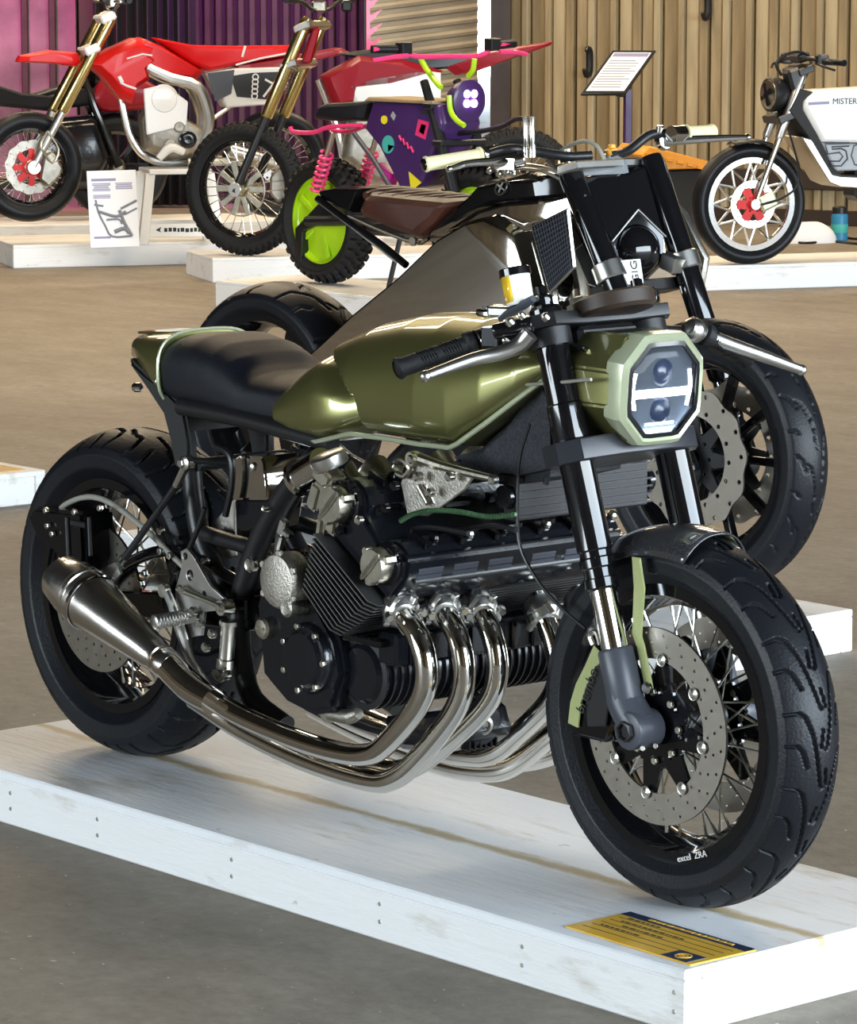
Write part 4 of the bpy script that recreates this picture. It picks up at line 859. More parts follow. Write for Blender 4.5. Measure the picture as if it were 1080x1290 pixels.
for px, py in ((205, 668), (446, 610), (500, 612), (488, 640), (455, 655), (430, 668)): MB().lathe([(.008, 0), (.008, .008), (.005, .011)], q(-.25 if px > 300 else -.13, px, py), (0, -1, 0), 12).build('head_bolt', 'zinc' if px % 2 else 'black_gloss', en)
# ------------------------------------------------------------------ helpers for the other motorcycles
def gem(name, out, hw, bulge, inset, m, parent, bev=.003, yc=0., smooth=25):
    """faceted body: outline at +-hw, inset flat panel at +-(hw+bulge)"""
    n = len(out); cx = sum(p[0] for p in out)/n; cz = sum(p[1] for p in out)/n
    inn = [(x+(cx-x)*inset, z+(cz-z)*inset) for x, z in out]; b = MB()
    rings = [[V(x, yc-hw-bulge, z) for x, z in inn], [V(x, yc-hw, z) for x, z in out], [V(x, yc+hw, z) for x, z in out], [V(x, yc+hw+bulge, z) for x, z in inn]]
    b.loft(rings); return b.build(name, m, parent, bev=bev, smooth=smooth)
def cast_wheel(r_in, r_out, n, th, wdt, hub=.05, tw=.0, name='wheel_spokes'):
    hs = []
    for i in range(n):
        a0 = 2*math.pi*i/n+wdt/r_out/2*1.2; a1 = 2*math.pi*(i+1)/n-wdt/r_out/2*1.2; ro, ri = r_out-.008, r_in
        b0 = 2*math.pi*i/n+wdt/ri/2; b1 = 2*math.pi*(i+1)/n-wdt/ri/2
        if b1 < b0: b0 = b1 = (b0+b1)/2
        h = [(ro*math.cos(a), ro*math.sin(a)) for a in np.linspace(a0, a1, 6)]+[(ri*math.cos(a+tw), ri*math.sin(a+tw)) for a in np.linspace(b1, b0, 3)]; hs.append(h)
    return plate_mesh(name, circ(0, 0, r_out, 48), hs+[circ(0, 0, hub*.4, 16)], th, .003, T=XZ)
def sub(parent, name, b, m, **k): return b.build(name, m, parent, **k)
def spring(p0, p1, r, turns, wr, m, parent, name='shock_spring'):
    p0 = Vector(p0); p1 = Vector(p1); d = p1-p0; a = unit(d); ux = unit(a.orthogonal()); uy = a.cross(ux)
    return MB().tube([p0+d*t+(ux*math.cos(t*turns*6.2832)+uy*math.sin(t*turns*6.2832))*r for t in np.linspace(0, 1, turns*10)], wr, 6).build(name, m, parent)
# ------------------------------------------------------------------ polished metal motorcycle behind
B2 = Vector((-2.126, 2.160, HP)); RZ2 = math.radians(4.5); F2 = Frame(B2, RZ2)
platform((-3.852, 1.605, 0), .004, 2.134, .615, HP, 'long white platform carrying the polished metal motorcycle, behind the olive motorcycle')
m2 = empty('motorcycle', B2, RZ2, 'polished metal and black custom motorcycle with a brown ribbed seat and cream grips', 'motorcycle', 'motorcycles on display')
G_SPORT = [[(.05, .14), (.3, .24), (.5, .40), (.56, .56)], [(.45, .58), (.62, .70), (.72, .86)], [(.8, .10), (.95, .16)], [(.05, .72), (.12, .82), (.12, .96)]]
G_SPORT_R = [[(.0, .06), (.3, .14), (.55, .5), (.6, .95)], [(.5, .2), (.62, .05)], [(.1, .55), (.2, .7), (.2, .95)]]
def l2(y, *p): return F2.l(y, *p)
def x2(y, *p): return F2.xz(y, *p)
W = link('front_wheel', rim_mesh(.236, .095), 'black_gloss', m2, loc=(0, 0, .333))
tire(W, .333, .134, .238, G_SPORT, 640, 80, .005, pitchn=13, gw=.0024); link('wheel_spokes', cast_wheel(.055, .226, 10, .024, .018), 'black_gloss', W); MB().lathe([(.03, -.07), (.045, -.05), (.045, .05), (.03, .07)], (0, 0, 0), (0, 1, 0), 24).build('hub', 'black_gloss', W)
dm = drilled_disc(.105, .170, .005, 2, 16, .006, scallop=.005); cm = star_carrier(.04, .110, 8, .006)
for s_ in (-1, 1): link('brake_disc', dm, 'disc_steel', W, loc=(0, .078*s_, 0)); link('disc_carrier', cm, 'black_satin', W, loc=(0, .072*s_, 0))
W = link('rear_wheel', rim_mesh(.236, .15), 'black_gloss', m2, loc=(-1.55, 0, .333))
tire(W, .333, .205, .238, G_SPORT_R, 560, 72, .0055, pitchn=10, gw=.0036); link('wheel_spokes', cast_wheel(.06, .226, 5, .04, .05), 'black_gloss', W); MB().lathe([(.03, -.09), (.05, -.06), (.05, .06), (.03, .09)], (0, 0, 0), (0, 1, 0), 24).build('hub', 'black_gloss', W)
# fork legs
for s_ in (-1, 1):
    top = F2.q(-.11, 716, 212) if s_ < 0 else F2.q(.11, 820, 197); top.z = (top.z+.0); bot = V(.02, s_*.11, .30)
    b = MB(); ax = top-bot; L_ = ax.length; b.lathe([(.026, 0), (.030, .01), (.030, .10), (.024, .11), (.024, .22), (.031, .23), (.031, L_-.02), (.026, L_)], bot, ax, 24); ft = b.build('fork_tube', 'black_gloss', m2)
    MB().lathe([(.0245, .12), (.0252, .125), (.0252, .215), (.0245, .22)], bot, ax, 24, True).build('fork_slider', 'chrome', ft)
    MB().rod(bot+V(-.02, -.03*s_*0-.03, 0), bot+V(-.02, .03, 0), .032).build('fork_foot', 'black_satin', ft)
    mid = bot.lerp(top, .655); b = MB(); b.lathe([(.040, -.022), (.040, .022), (.031, .022), (.031, -.022)], mid, ax, 24, True); b.box(mid+V(.0, -s_*.04, 0), (.05, .05, .04), (0, .3, 0)); cl_ = b.build('fork_clamp', 'alu', ft, bev=.003)
    if s_ < 0:
        gp1 = F2.q(-.125, 763, 337); tp = MB().box(mid+V(.03, .045, 0), (.006, .075, .06), (0, -.2, 0)).build('clamp_badge', 'paper', ft, bev=.001)
        t = text_mesh('badge_lettering', 'GIG', .034, basis(mid+V(.0345, .055, .0), (-.2, 0, 1), (0, -1, 0)), .0004); link('badge_lettering', t, 'ink', ft)
    b = MB(); cpt = V(-.055, s_*.085, .37); b.box(cpt, (.07, .06, .10), (0, .3, 0)); b.build('brake_caliper', 'black_gloss', m2, bev=.008)
b = MB(); a0 = F2.q(-.11, 716, 214); a1 = F2.q(.11, 820, 199); b.box((a0+a1)/2+V(-.01, 0, -.005), (.07, .29, .022), (0, -.25, 0)); utc = b.build('upper_triple_clamp', 'alu', m2, bev=.004)
b = MB(); mid2 = ((a0+a1)/2); b.box(mid2+V(.10, 0, -.30), (.08, .27, .03), (0, -.25, 0)); b.build('lower_triple_clamp', 'black_satin', m2, bev=.004)
# black faceted lamp shell in front of the fork
cx0 = mid2.x
N = {}
for k, (y, px, py) in {'tl': (-.085, 725, 224), 'tm': (.02, 790, 219), 'tr': (.085, 815, 208), 'ml': (-.075, 770, 304), 'ap': (.02, 803, 264), 'mr': (.075, 838, 298), 'bl': (-.06, 780, 330), 'bm': (.02, 812, 346), 'br': (.065, 838, 325)}.items(): N[k] = F2.q(y, px, py)
back = V(-.10, 0, 0); ks = list(N); vs = [N[k] for k in ks]+[N[k]+back for k in ks]; ix = {k: i for i, k in enumerate(ks)}; n9 = len(ks)
fs = [tuple(ix[k] for k in f) for f in (('tl', 'ml', 'ap', 'tm'), ('tm', 'ap', 'mr', 'tr'), ('ml', 'bl', 'bm', 'ap'), ('ap', 'bm', 'br', 'mr'))]
per = ['tl', 'ml', 'bl', 'bm', 'br', 'mr', 'tr', 'tm']; fs += [(ix[per[i]], ix[per[(i+1) % 8]], ix[per[(i+1) % 8]]+n9, ix[per[i]]+n9) for i in range(8)]+[tuple(ix[k]+n9 for k in reversed(per))]
b = MB(); b.add(vs, fs); shl = b.build('lamp_shell', 'black_gloss', m2, bev=.004, smooth=20)
c_ = F2.q(.01, 806, 316); MB().ball(c_+V(-.02, 0, 0), (.065, .070, .066), 28, 18).build('lamp_nose', 'black_gloss', shl, smooth=80)
for s0, s1 in (('ml', 'ap'), ('ap', 'mr')): MB().tube([N[s0]+V(.004, 0, 0), N[s1]+V(.004, 0, 0)], .0022, 6).build('lamp_crease', 'alu', shl)
wp = [F2.q(y, *a) for y, a in ((-.10, (716, 222)), (.03, (793, 219)), (.03, (790, 202)), (-.02, (748, 214)))]
b = MB(); b.add([p for p in wp]+[p+V(-.03, 0, .012) for p in wp], [(0, 1, 2, 3), (7, 6, 5, 4), (0, 4, 5, 1), (1, 5, 6, 2), (2, 6, 7, 3), (3, 7, 4, 0)]); b.build('lamp_lid', 'grey_panel', shl, bev=.001)
HB = F2.q(0, 808, 378); MB().ball(HB, .048, 24, 16).build('horn', 'chrome', m2, smooth=80)
b = MB(); b.lathe([(.03, 0), (.05, .005), (.05, .05), (.03, .055)], HB+V(-.07, 0, -.02), (1, 0, .1), 24); b.build('horn_mount', 'black_satin', m2)
# polished body
bo = x2(-.13, (356, 474), (395, 440), (440, 398), (505, 345), (535, 316), (560, 292), (600, 268), (640, 258), (672, 285), (694, 367), (700, 420), (640, 470), (520, 520), (420, 530))
bd = gem('polished_body', bo, .105, .05, .12, 'mirror_steel', m2, bev=.004)
for p_, r_ in (((505, 347), .0), ): pass
tb = x2(-.12, (560, 292), (600, 266), (640, 254), (716, 248), (722, 275), (674, 287), (640, 272), (600, 285))
gem('body_shoulder', tb, .12, .02, .25, 'mirror_steel', m2, bev=.003)
for s_ in (-1, 1):
    rp_ = x2(-.165, (672, 286), (716, 264), (724, 336), (694, 367)); y0 = s_*.165
    fo = MB(); 
    for i in range(4): (xa, za), (xb, zb) = rp_[i], rp_[(i+1) % 4]; fo.tube([(xa, y0, za), (xb, y0, zb)], .005, 8)
    rf_ = fo.build('radiator_frame', 'alu', m2); MB().prism(rp_, y0-.006, y0+.006).build('radiator_mesh', 'mesh_dark', rf_)
    cxr = sum(p[0] for p in rp_)/4; czr = sum(p[1] for p in rp_)/4
    wires = MB()
    for t in np.linspace(.08, .92, 12):
        A0 = V(rp_[0][0], y0+s_*.007, rp_[0][1]).lerp(V(rp_[3][0], y0+s_*.007, rp_[3][1]), t); A1 = V(rp_[1][0], y0+s_*.007, rp_[1][1]).lerp(V(rp_[2][0], y0+s_*.007, rp_[2][1]), t); wires.tube([A0, A1], .0012, 4)
        A0 = V(rp_[0][0], y0+s_*.007, rp_[0][1]).lerp(V(rp_[1][0], y0+s_*.007, rp_[1][1]), t); A1 = V(rp_[3][0], y0+s_*.007, rp_[3][1]).lerp(V(rp_[2][0], y0+s_*.007, rp_[2][1]), t); wires.tube([A0, A1], .0012, 4)
    wires.build('radiator_wire', 'grey_satin', rf_)
gs = x2(.20, (846, 248), (866, 268), (894, 325), (887, 364), (868, 354), (856, 300)); MB().prism(gs, .185, .205).build('radiator_shroud', 'alu_cast', m2, bev=.003)
# black tank top, seat, tail, rails
tt = x2(-.08, (530, 306), (560, 278), (598, 244), (612, 228), (660, 218), (716, 214), (722, 246), (640, 254), (600, 268), (560, 292)); gem('tank_cover', tt, .07, .05, .3, 'black_gloss', m2, bev=.006)
em_ = F2.q(-.125, 632, 236); b = MB(); b.lathe([(.022, 0), (.022, .003), (.019, .003), (.019, 0)], em_, (-.1, -1, .4), 28, True); b.box(em_+V(0, -.002, 0), (.03, .003, .004), (0, .5, 0)); b.box(em_+V(0, -.002, 0), (.004, .003, .03), (0, .5, 0)); b.build('tank_emblem', 'alu', m2)
so = x2(-.12, (440, 270), (452, 242), (490, 246), (530, 250), (576, 254), (556, 280), (527, 304), (480, 287)); seat2 = gem('seat', so, .085, .04, .22, 'leather_brown', m2, bev=.012)
t0 = F2.q(0, 478, 238); t1 = F2.q(0, 590, 248)
for k in range(7): p = F2.q(-.02, 470+17*k, 241+2*k); MB().tube([p+V(0, -.075, -.006), p+V(0, -.03, .002), p+V(0, .08, .002), p+V(0, .12, -.008)], .012, 8, 3).build('seat_rib', 'leather_brown', seat2)
tl_ = x2(-.10, (396, 240), (420, 236), (456, 238), (442, 270), (400, 252)); gem('tail', tl_, .07, .03, .2, 'black_gloss', m2)
for s_ in (-1, 1):
    for pts, r_, mm in ((((400, 250), (440, 280), (480, 308), (512, 334)), .010, 'black_gloss'), (((440, 272), (480, 290), (525, 306), (540, 300)), .006, 'alu_warm'), (((404, 256), (446, 288), (500, 330)), .004, 'alu')):
        MB().tube([V(p.x, p.y*-s_, p.z) for p in l2(-.11, *pts)], r_, 10, 3).build('seat_rail', mm, m2)
b = MB(); b.lathe([(.01, 0), (.012, .006), (.012, .014)], F2.q(-.12, 524, 304), (0, -1, 0), 12); b.build('rail_bolt', 'alu_warm', m2)
# engine, swingarm, lower frame (mostly hidden by the olive motorcycle)
MB().box((-.62, 0, .42), (.50, .36, .42)).build('engine', 'black_engine', m2, bev=.03, seg=2)
b = MB()
for s_ in (-1, 1): b.tube([(-.80, s_*.13, .45), (-1.10, s_*.14, .42), (-1.55, s_*.13, .333)], .03, 12, 3)
b.build('swingarm', 'black_satin', m2)
MB().tube([(-.40, -.1, .5), (-.30, -.12, .3), (-.5, -.15, .18), (-1.0, -.18, .2), (-1.3, -.2, .35)], .028, 14, 4).build('exhaust_pipe', 'chrome_pipe', m2)
MB().tube([(-.40, .1, .5), (-.30, .12, .3), (-.5, .15, .18), (-1.0, .18, .2), (-1.3, .2, .35)], .028, 14, 4).build('exhaust_pipe', 'chrome_pipe', m2)
# handlebars with cream grips
def bar2(s_, pts, g0, g1, lev):
    h = MB().tube(pts, .0125, 12, 3).build('handlebar', 'black_satin', m2)
    d_ = unit(g1-g0); L_ = (g1-g0).length; MB().lathe([(.022, 0), (.022, .006), (.0175, .010), (.0175, L_-.008), (.020, L_-.004), (.020, L_), (.016, L_+.003), (.008, L_-.002), (.001, L_-.002)], g0, d_, 20).build('grip', 'cream_grip', h)
    MB().lathe([(.0155, L_+.001), (.0155, L_+.006), (.010, L_+.008)], g0, d_, 16).build('bar_end', 'black_gloss', h)
    MB().rod(g0-d_*.05, g0-d_*.004, .021).build('switch_housing', 'chrome', h)
    lo_ = MB().tube(lev, [.012, .011, .009, .007], 10, 4); lo_.ball(lev[-1], .009, 10, 8); lo_.build('lever', 'chrome', h)
    return h
g0, g1 = F2.q(-.23, 606, 196), F2.q(-.37, 536, 207)
h = bar2(-1, [F2.q(-.03, 745, 196), F2.q(-.09, 712, 197), F2.q(-.15, 668, 190), F2.q(-.2, 640, 188), g0, g1], g0, g1, [F2.q(-.19, 652, 196), F2.q(-.24, 620, 203), F2.q(-.30, 588, 206), F2.q(-.35, 566, 213)])
mc = MB(); mc.rod(F2.q(-.18, 662, 200), F2.q(-.23, 622, 206), .017); mc.box(F2.q(-.2, 640, 206), (.05, .05, .03), (0, 0, .4)); mc.build('master_cylinder', 'chrome', h, bev=.003)
for px in (663, 671): b = MB(); p0 = F2.q(-.17, px, 198); p1 = F2.q(-.17, px-1, 147); b.lathe([(.009, 0), (.009, (p1-p0).length*.3), (.007, (p1-p0).length*.35), (.007, (p1-p0).length*.9), (.009, (p1-p0).length)], p0, p1-p0, 12); b.build('hydraulic_stem', 'steel_brushed', h)
for px, py in ((618, 214), (640, 216), (648, 218), (630, 218)): MB().lathe([(.008, 0), (.008, .010), (.005, .013)], F2.q(-.21, px, py), (.3, -.8, -.3), 12).build('control_screw', 'zinc', h)
g0, g1 = F2.q(.23, 862, 168), F2.q(.34, 897, 166)
h = bar2(1, [F2.q(.03, 775, 196), F2.q(.09, 792, 190), F2.q(.15, 815, 172), F2.q(.19, 832, 168), g0, g1], g0, g1, [F2.q(.19, 840, 178), F2.q(.24, 872, 176), F2.q(.31, 910, 174), F2.q(.37, 942, 173)])
b = MB(); b.lathe([(.020, -.012), (.024, 0), (.020, .012)], F2.q(.20, 836, 178), (1, -.2, .2), 20); b.rod(F2.q(.18, 831, 168), F2.q(.18, 832, 158), .009); b.build('clutch_perch', 'chrome', h)
for pts, y, r_, mm in (((( 648, 206), (690, 212), (715, 226), (738, 248)), -.12, .005, 'alu'), (((640, 212), (680, 215), (712, 230), (732, 252)), -.13, .004, 'alu'), (((700, 196), (715, 185), (735, 178), (752, 184), (762, 202)), -.02, .005, 'cable_grey')):
    MB().tube(l2(y, *pts), r_, 8, 5).build('brake_hose', mm, m2)
for px, py, mm in ((708, 200, 'gold'), (716, 196, 'alu'), (722, 204, 'alu_warm'), (772, 190, 'orange'), (768, 196, 'alu')): MB().lathe([(.016, 0), (.016, .014), (.011, .018), (.011, .026), (.006, .028)], F2.q(-.06 if px < 750 else .04, px, py+6), (-.2, 0, 1), 14).build('clamp_nut', mm, utc)
# ------------------------------------------------------------------ far platforms
ZF = .13
RZP = math.atan2(RT.y, RT.x)+math.radians(17)
def fp_(px, py): P = gz(0, px, py); return (P.x, P.y, 0)
platform(fp_(17, 338), RZP, 2.3, .80, ZF, 'white platform under the red supermoto motorcycle on its white stand')
platform(fp_(268, 356), RZP, 2.3, .62, ZF, 'white platform with a worn end under the red dirt bike')
P_ = gd(-60, 21.9); platform((P_.x, P_.y, 0), RZP, 2.6, .8, ZF, 'platform under the dark motorcycle, behind the red supermoto')
platform((-10.16, 6.66, 0), 0, 2.2, .62, ZF, 'white platform under the purple electric moped')
P_ = gz(0, 872, 367); platform((P_.x, P_.y, 0), RZP+.05, 2.3, .65, ZF, 'white platform under the white and grey electric motorcycle')
pp = platform((-7.15, 1.54, 0), .006, 2.134, .615, HP, 'white platform with an amber card, beyond the rear wheel of the olive motorcycle')
cd2 = empty('title_card', (-5.30, 1.80, HP), 0, 'plain amber card on the platform beyond the olive motorcycle rear wheel', 'card', 'amber title cards')
MB().box((.12, .16, .0012), (.24, .32, .0024)).build('card_sheet', 'amber_card', cd2, bev=.0006)
RTX = math.atan2(-RT.y, -RT.x)+math.radians(15)      # heading of the far machines
def simple_wheel(name, parent, loc, r, w, rr, tyre='rubber', nsp=32, rim='black_gloss', spm='zinc', knob=None, spread=.03, steer=0.):
    Wl = link(name, rim_mesh(rr-.004, w*.62, .02, .01), rim, parent, loc=loc, rot=(0, 0, steer))
    tire(Wl, r, w, rr, None, knob[0]*9 if knob else 150, 42 if knob else 26, knob=knob, m=tyre); 
    if nsp: spokes(Wl, nsp, .03, spread, rr-.022, .012, .0022, spm, .7)
    MB().lathe([(.018, -spread-.012), (.034, -spread-.004), (.034, -spread+.006), (.018, -spread+.012), (.018, spread-.012), (.034, spread-.006), (.034, spread+.004), (.018, spread+.012)], (0, 0, 0), (0, 1, 0), 18).build('hub', 'alu', Wl)
    return Wl
def wire(name, F, y, pts, r, m, parent, k=3, n=8): return MB().tube(F.l(y, *pts), r, n, k).build(name, m, parent)
def fork(F, parent, ax, top, steer, gold='gold', low='alu', split=.45, hw=.10, r=.026):
    """two legs from the axle point to the top point (local coords of the centre plane)"""
    for s_ in (-1, 1):
        off = V(-math.sin(steer)*hw*s_, math.cos(steer)*hw*s_, 0); p0, p1 = ax+off, top+off*.95; d = p1-p0; L_ = d.length
        f_ = MB().lathe([(r*.9, L_*split), (r*1.1, L_*split+.01), (r*1.1, L_*.97), (r*.8, L_)], p0, d, 16).build('fork_tube', gold, parent)
        MB().lathe([(r*.7, -.02), (r*.75, 0), (r*.75, L_*split+.005)], p0, d, 14).build('fork_slider', low, f_)
        MB().rod(p0-off*.25, p0+off*.22, r*1.25).build('fork_foot', 'alu', f_)
# ------------------------------------------------------------------ red supermoto on a stand
Ls = gd(36, 20.5, ZF); F3 = Frame(Ls, RTX); q3 = F3.q; x3 = F3.xz
m3 = empty('motorcycle', Ls, RTX, 'red supermoto motorcycle with gold forks, slick tires and red brake hub on a white stand', 'motorcycle', 'motorcycles on display')
ax = q3(0, 36, 210); W = simple_wheel('front_wheel', m3, ax, .312, .125, .222, nsp=36, steer=.12)
link('brake_disc', drilled_disc(.10, .152, .005, 2, 14, .004, scallop=.004), 'alu_cast', W, loc=(0, .055, 0)); link('disc_carrier', star_carrier(.03, .104, 8, .006, .5), 'red_paint', W, loc=(0, .062, 0)); MB().lathe([(.03, 0), (.04, .01), (.04, .02), (.02, .03)], (0, .05, 0), (0, 1, 0), 20).build('hub_cap', 'alu', W)
top = q3(0, 136, 18); fork(F3, m3, ax, top, .12, split=.36, r=.031)
sp_ = m3; b = MB(); cp3 = q3(.13, 62, 218); b.prism(x3(.12, (56, 196), (66, 190), (80, 212), (76, 222), (62, 236), (50, 226)), .09, .12); b.build('brake_caliper', 'alu_cast', m3, bev=.012)
MB().tube(F3.l(.12, (60, 165), (52, 185), (66, 205), (74, 188), (60, 165)), .008, 8, 3).build('caliper_guard', 'alu_warm', m3)
for py, w_ in ((62, .09), (22, .09)):
    p = q3(0, 132-(py-22)*.5, py); MB().box(p, (.09, .27, .05), (0, .42, 0)).build('triple_clamp', 'white_paint', m3, bev=.01)
MB().tube([q3(0, 140, 12)+V(0, y, z) for y, z in ((-.38, .05), (-.2, .03), (-.08, -.01), (.08, -.01), (.2, .03), (.38, .05))], .012, 10, 3).build('handlebar', 'black_satin', m3)
for s_ in (-1, 1):
    p = q3(0, 140, 12)+V(-.02, s_*.3, .045); MB().rod(p, p+V(-.01, s_*.12, .005), .018).build('grip', 'rubber', m3); MB().tube([p+V(.04, -s_*.04, 0), p+V(.06, s_*.03, 0), p+V(.04, s_*.12, 0)], .007, 8, 3).build('lever', 'alu', m3)
    MB().box(p+V(.02, -s_*.07, .01), (.04, .05, .04)).build('master_cylinder', 'black_satin', m3, bev=.006)
MB().box(q3(0, 142, 4)+V(0, 0, .0), (.06, .12, .05)).build('bar_clamp', 'alu', m3, bev=.008)
gem('front_fender', x3(0, (20, 78), (24, 70), (60, 63), (96, 66), (100, 78), (94, 84), (60, 80)), .05, .025, .3, 'red_paint', m3)
gem('radiator_shroud', x3(.12, (112, 80), (140, 62), (172, 48), (198, 56), (190, 66), (200, 74), (186, 86), (190, 100), (172, 112), (168, 132), (152, 124), (132, 98)), .09, .05, .25, 'red_paint', m3)
gem('fuel_tank', x3(.1, (150, 70), (178, 47), (205, 58), (258, 90), (250, 100), (190, 90)), .07, .05, .2, 'red_paint', m3)
gem('seat', x3(.08, (194, 47), (245, 57), (300, 58), (372, 57), (370, 70), (300, 82), (262, 90), (240, 80)), .055, .025, .15, 'red_paint', m3, bev=.01)
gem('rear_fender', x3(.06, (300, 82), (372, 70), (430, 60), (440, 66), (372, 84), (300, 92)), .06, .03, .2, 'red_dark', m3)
npl = gem('number_plate', x3(.13, (262, 92), (300, 86), (372, 84), (362, 112), (344, 132), (288, 136)), .10, .012, .06, 'white_paint', m3)
MB().prism(x3(.148, (292, 96), (318, 92), (366, 90), (356, 110), (342, 126), (300, 122)), .112, .1165).build('plate_panel', 'black_satin', npl)
MB().prism(x3(.13, (262, 92), (296, 88), (292, 118), (272, 128)), .112, .1175).build('plate_side', 'grey_satin', npl)
b = MB(); 
for k in range(5): c_ = q3(.12, 322-1.5*k*.2, 97+6*k); b.lathe([(.020, 0), (.020, .004), (.013, .004), (.013, 0)], V(c_.x, .1175, c_.z), (0, 1, 0), 16, True)
b.tube([V(p.x, .1195, p.z) for p in F3.l(.12, (332, 122), (352, 96))], .007, 6); b.tube([V(p.x, .1195, p.z) for p in F3.l(.12, (334, 100), (356, 112))], .007, 6); b.build('plate_logo', 'white_paint', npl)
for pts, w_ in ((((152, 104), (160, 108), (172, 112)), .012), (((150, 96), (154, 104)), .02), (((160, 74), (180, 68), (192, 70)), .008), (((312, 58), (308, 72)), .012), (((300, 82), (330, 74), (372, 66)), .010)):
    P = F3.l(.145, *pts); MB().tube([V(p.x, .141 if pts[0][0] < 200 else .083, p.z) for p in P], w_*.6, 6).build('decal', 'white_paint', m3)
for s_ in (1, -1):
    b = MB(); P = [V(p.x, s_*.11, p.z) for p in F3.l(.11, (185, 84), (215, 98), (248, 108), (262, 140), (262, 165), (252, 184))]; b.tube(P, [.03, .034, .034, .034, .03, .026], 10, 3); b.build('frame_spar', 'alu', m3)
MB().tube([V(p.x, 0, p.z) for p in F3.l(0, (152, 118), (158, 150), (166, 176), (184, 198), (215, 206), (250, 200))], .022, 10, 3).build('down_tube', 'alu', m3)
eg = gem('engine', x3(.1, (180, 150), (200, 112), (226, 116), (236, 150), (262, 165), (262, 195), (215, 203), (185, 190)), .08, .05, .25, 'alu_cast', m3, bev=.01)
for px, py, r_ in ((237, 176, .05), (215, 182, .035), (226, 160, .03)): c_ = q3(.15, px, py); MB().lathe([(r_, -.02), (r_, .012), (r_*.8, .018), (r_*.3, .018), (.001, .014)], V(c_.x, .14, c_.z), (0, 1, 0), 20).build('case_cover', 'alu_cast' if px < 230 else 'black_engine', eg)
MB().prism(x3(.12, (180, 112), (206, 106), (236, 128), (234, 158), (184, 170)), .125, .15).build('radiator', 'paper', m3, bev=.006)
c_ = q3(.15, 207, 125); MB().lathe([(.075, -.03), (.085, -.01), (.07, .012), (.001, .02)], V(c_.x, .145, c_.z), (0, 1, 0), 24).build('engine_cover', 'white_paint', m3)
b = MB(); b.tube([V(p.x, .17, p.z) for p in F3.l(.17, (200, 200), (215, 186), (232, 192))], [.02, .03, .02], 10, 3); b.build('skid_plate', 'white_paint', m3)
axr = V(-1.46, 0, ax.z); W = simple_wheel('rear_wheel', m3, axr, .31, .15, .222, nsp=32); link('sprocket', drilled_disc(.05, .11, .006, 2, 12, .008), 'alu', W, loc=(0, .07, 0))
for s_ in (-1, 1): MB().tube([(-.93, s_*.1, ax.z+.02), (-1.2, s_*.11, ax.z+.02), axr+V(0, s_*.11, 0)], .024, 10, 2).build('swingarm', 'alu', m3)
MB().rod(q3(.14, 288, 188), q3(.14, 345, 205), .045, .008).build('muffler', 'alu', m3)
MB().tube(F3.l(.06, (268, 150), (285, 138), (300, 125)), .012, 8).build('subframe', 'alu', m3)
# stand
st = empty('motorcycle_stand', gd(225, 20.6, ZF), RTX, 'white A-frame motorcycle stand with printed crossbar under the red supermoto', 'stand')
Fs = Frame(gd(225, 20.6, ZF), RTX); P = lambda y, *a: Fs.q(y, *a)
tz = P(0, 225, 207).z-.022
MB().box((0, 0, tz-.012), (.36, .34, .03)).build('stand_top', 'white_paint', st, bev=.005)
for sx_ in (-1, 1):
    for sy_ in (-1, 1): MB().loft([[V(sx_*(.17+k*.05)+dx*.027, sy_*(.14+k*.03)+dy*.02, z) for dx, dy in ((-1, -1), (1, -1), (1, 1), (-1, 1))] for k, z in ((0, tz-.02), (1, 0))]).build('leg', 'white_paint', st, bev=.003)
for sy_ in (-1, 1):
    MB().box((0, sy_*.168, .075), (.40, .02, .075)).build('crossbar', 'white_paint', st, bev=.003)
lg = MB(); rnd = random.Random(5); xx = .10
while xx > -.15: ww = rnd.uniform(.012, .022); lg.box((xx-ww/2, .1785, .078+rnd.uniform(-.003, .003)), (ww, .001, .022)); xx -= ww+.006
lg.add([(.15, .179, .08), (.115, .179, .098), (.125, .179, .08), (.118, .179, .066)], [(0, 1, 2, 3)]); lg.build('crossbar_lettering', 'ink', st)
for sx_ in (-1, 1): MB().box((sx_*.2, 0, .06), (.02, .30, .05)).build('crossbar', 'white_paint', st, bev=.003)
# printed board leaning in front of the supermoto
pbp = gd(140, 20.0, ZF); bo_ = empty('information_board', pbp, RTX, 'white printed sheet with a bike frame drawing propped on the supermoto platform', 'sign')
FB = Frame(pbp, RTX); Pq = [FB.q(0, *a) for a in ((116, 304), (178, 302), (168, 208), (105, 207))]
T_ = basis(Pq[0], Pq[1]-Pq[0], Pq[3]-Pq[0]); wB = (Pq[1]-Pq[0]).length; hB = (Pq[3]-Pq[0]).length; T_ = shift(0, -.05, 0) @ T_ @ Matrix.Rotation(math.radians(-9), 4, 'X'); dz = Pq[0].z; T_ = shift(0, 0, -dz+.004) @ T_
MB(T_).box((wB/2, hB/2, 0), (wB, hB, .008)).build('board_sheet', 'paper', bo_, bev=.001)
MB(T_).box((wB*.5, hB*.45, -.07), (.02, hB*.8, .008), (.22, 0, 0)).build('board_strut', 'paper', bo_)
pr = MB(T_); rnd = random.Random(2)
MB(T_).box((wB*.33, hB*.88, .0045), (wB*.5, .014, .001)).build('board_heading', 'print_violet', bo_)
for k in range(6): pr.box((wB*.28, hB*(.83-.018*k), .0045), (wB*rnd.uniform(.3, .38), .005, .001))
for k in range(5): pr.box((wB*.74, hB*(.83-.018*k), .0045), (wB*rnd.uniform(.28, .38), .005, .001))
for k in range(3): pr.box((wB*.28, hB*(.68-.018*k), .0045), (wB*.35, .005, .001))
MB(T_).box((wB*.25, hB*.13, .0045), (wB*.34, .012, .001)).build('board_footer', 'print_violet', bo_); pr.build('board_text', 'print_violet', bo_)
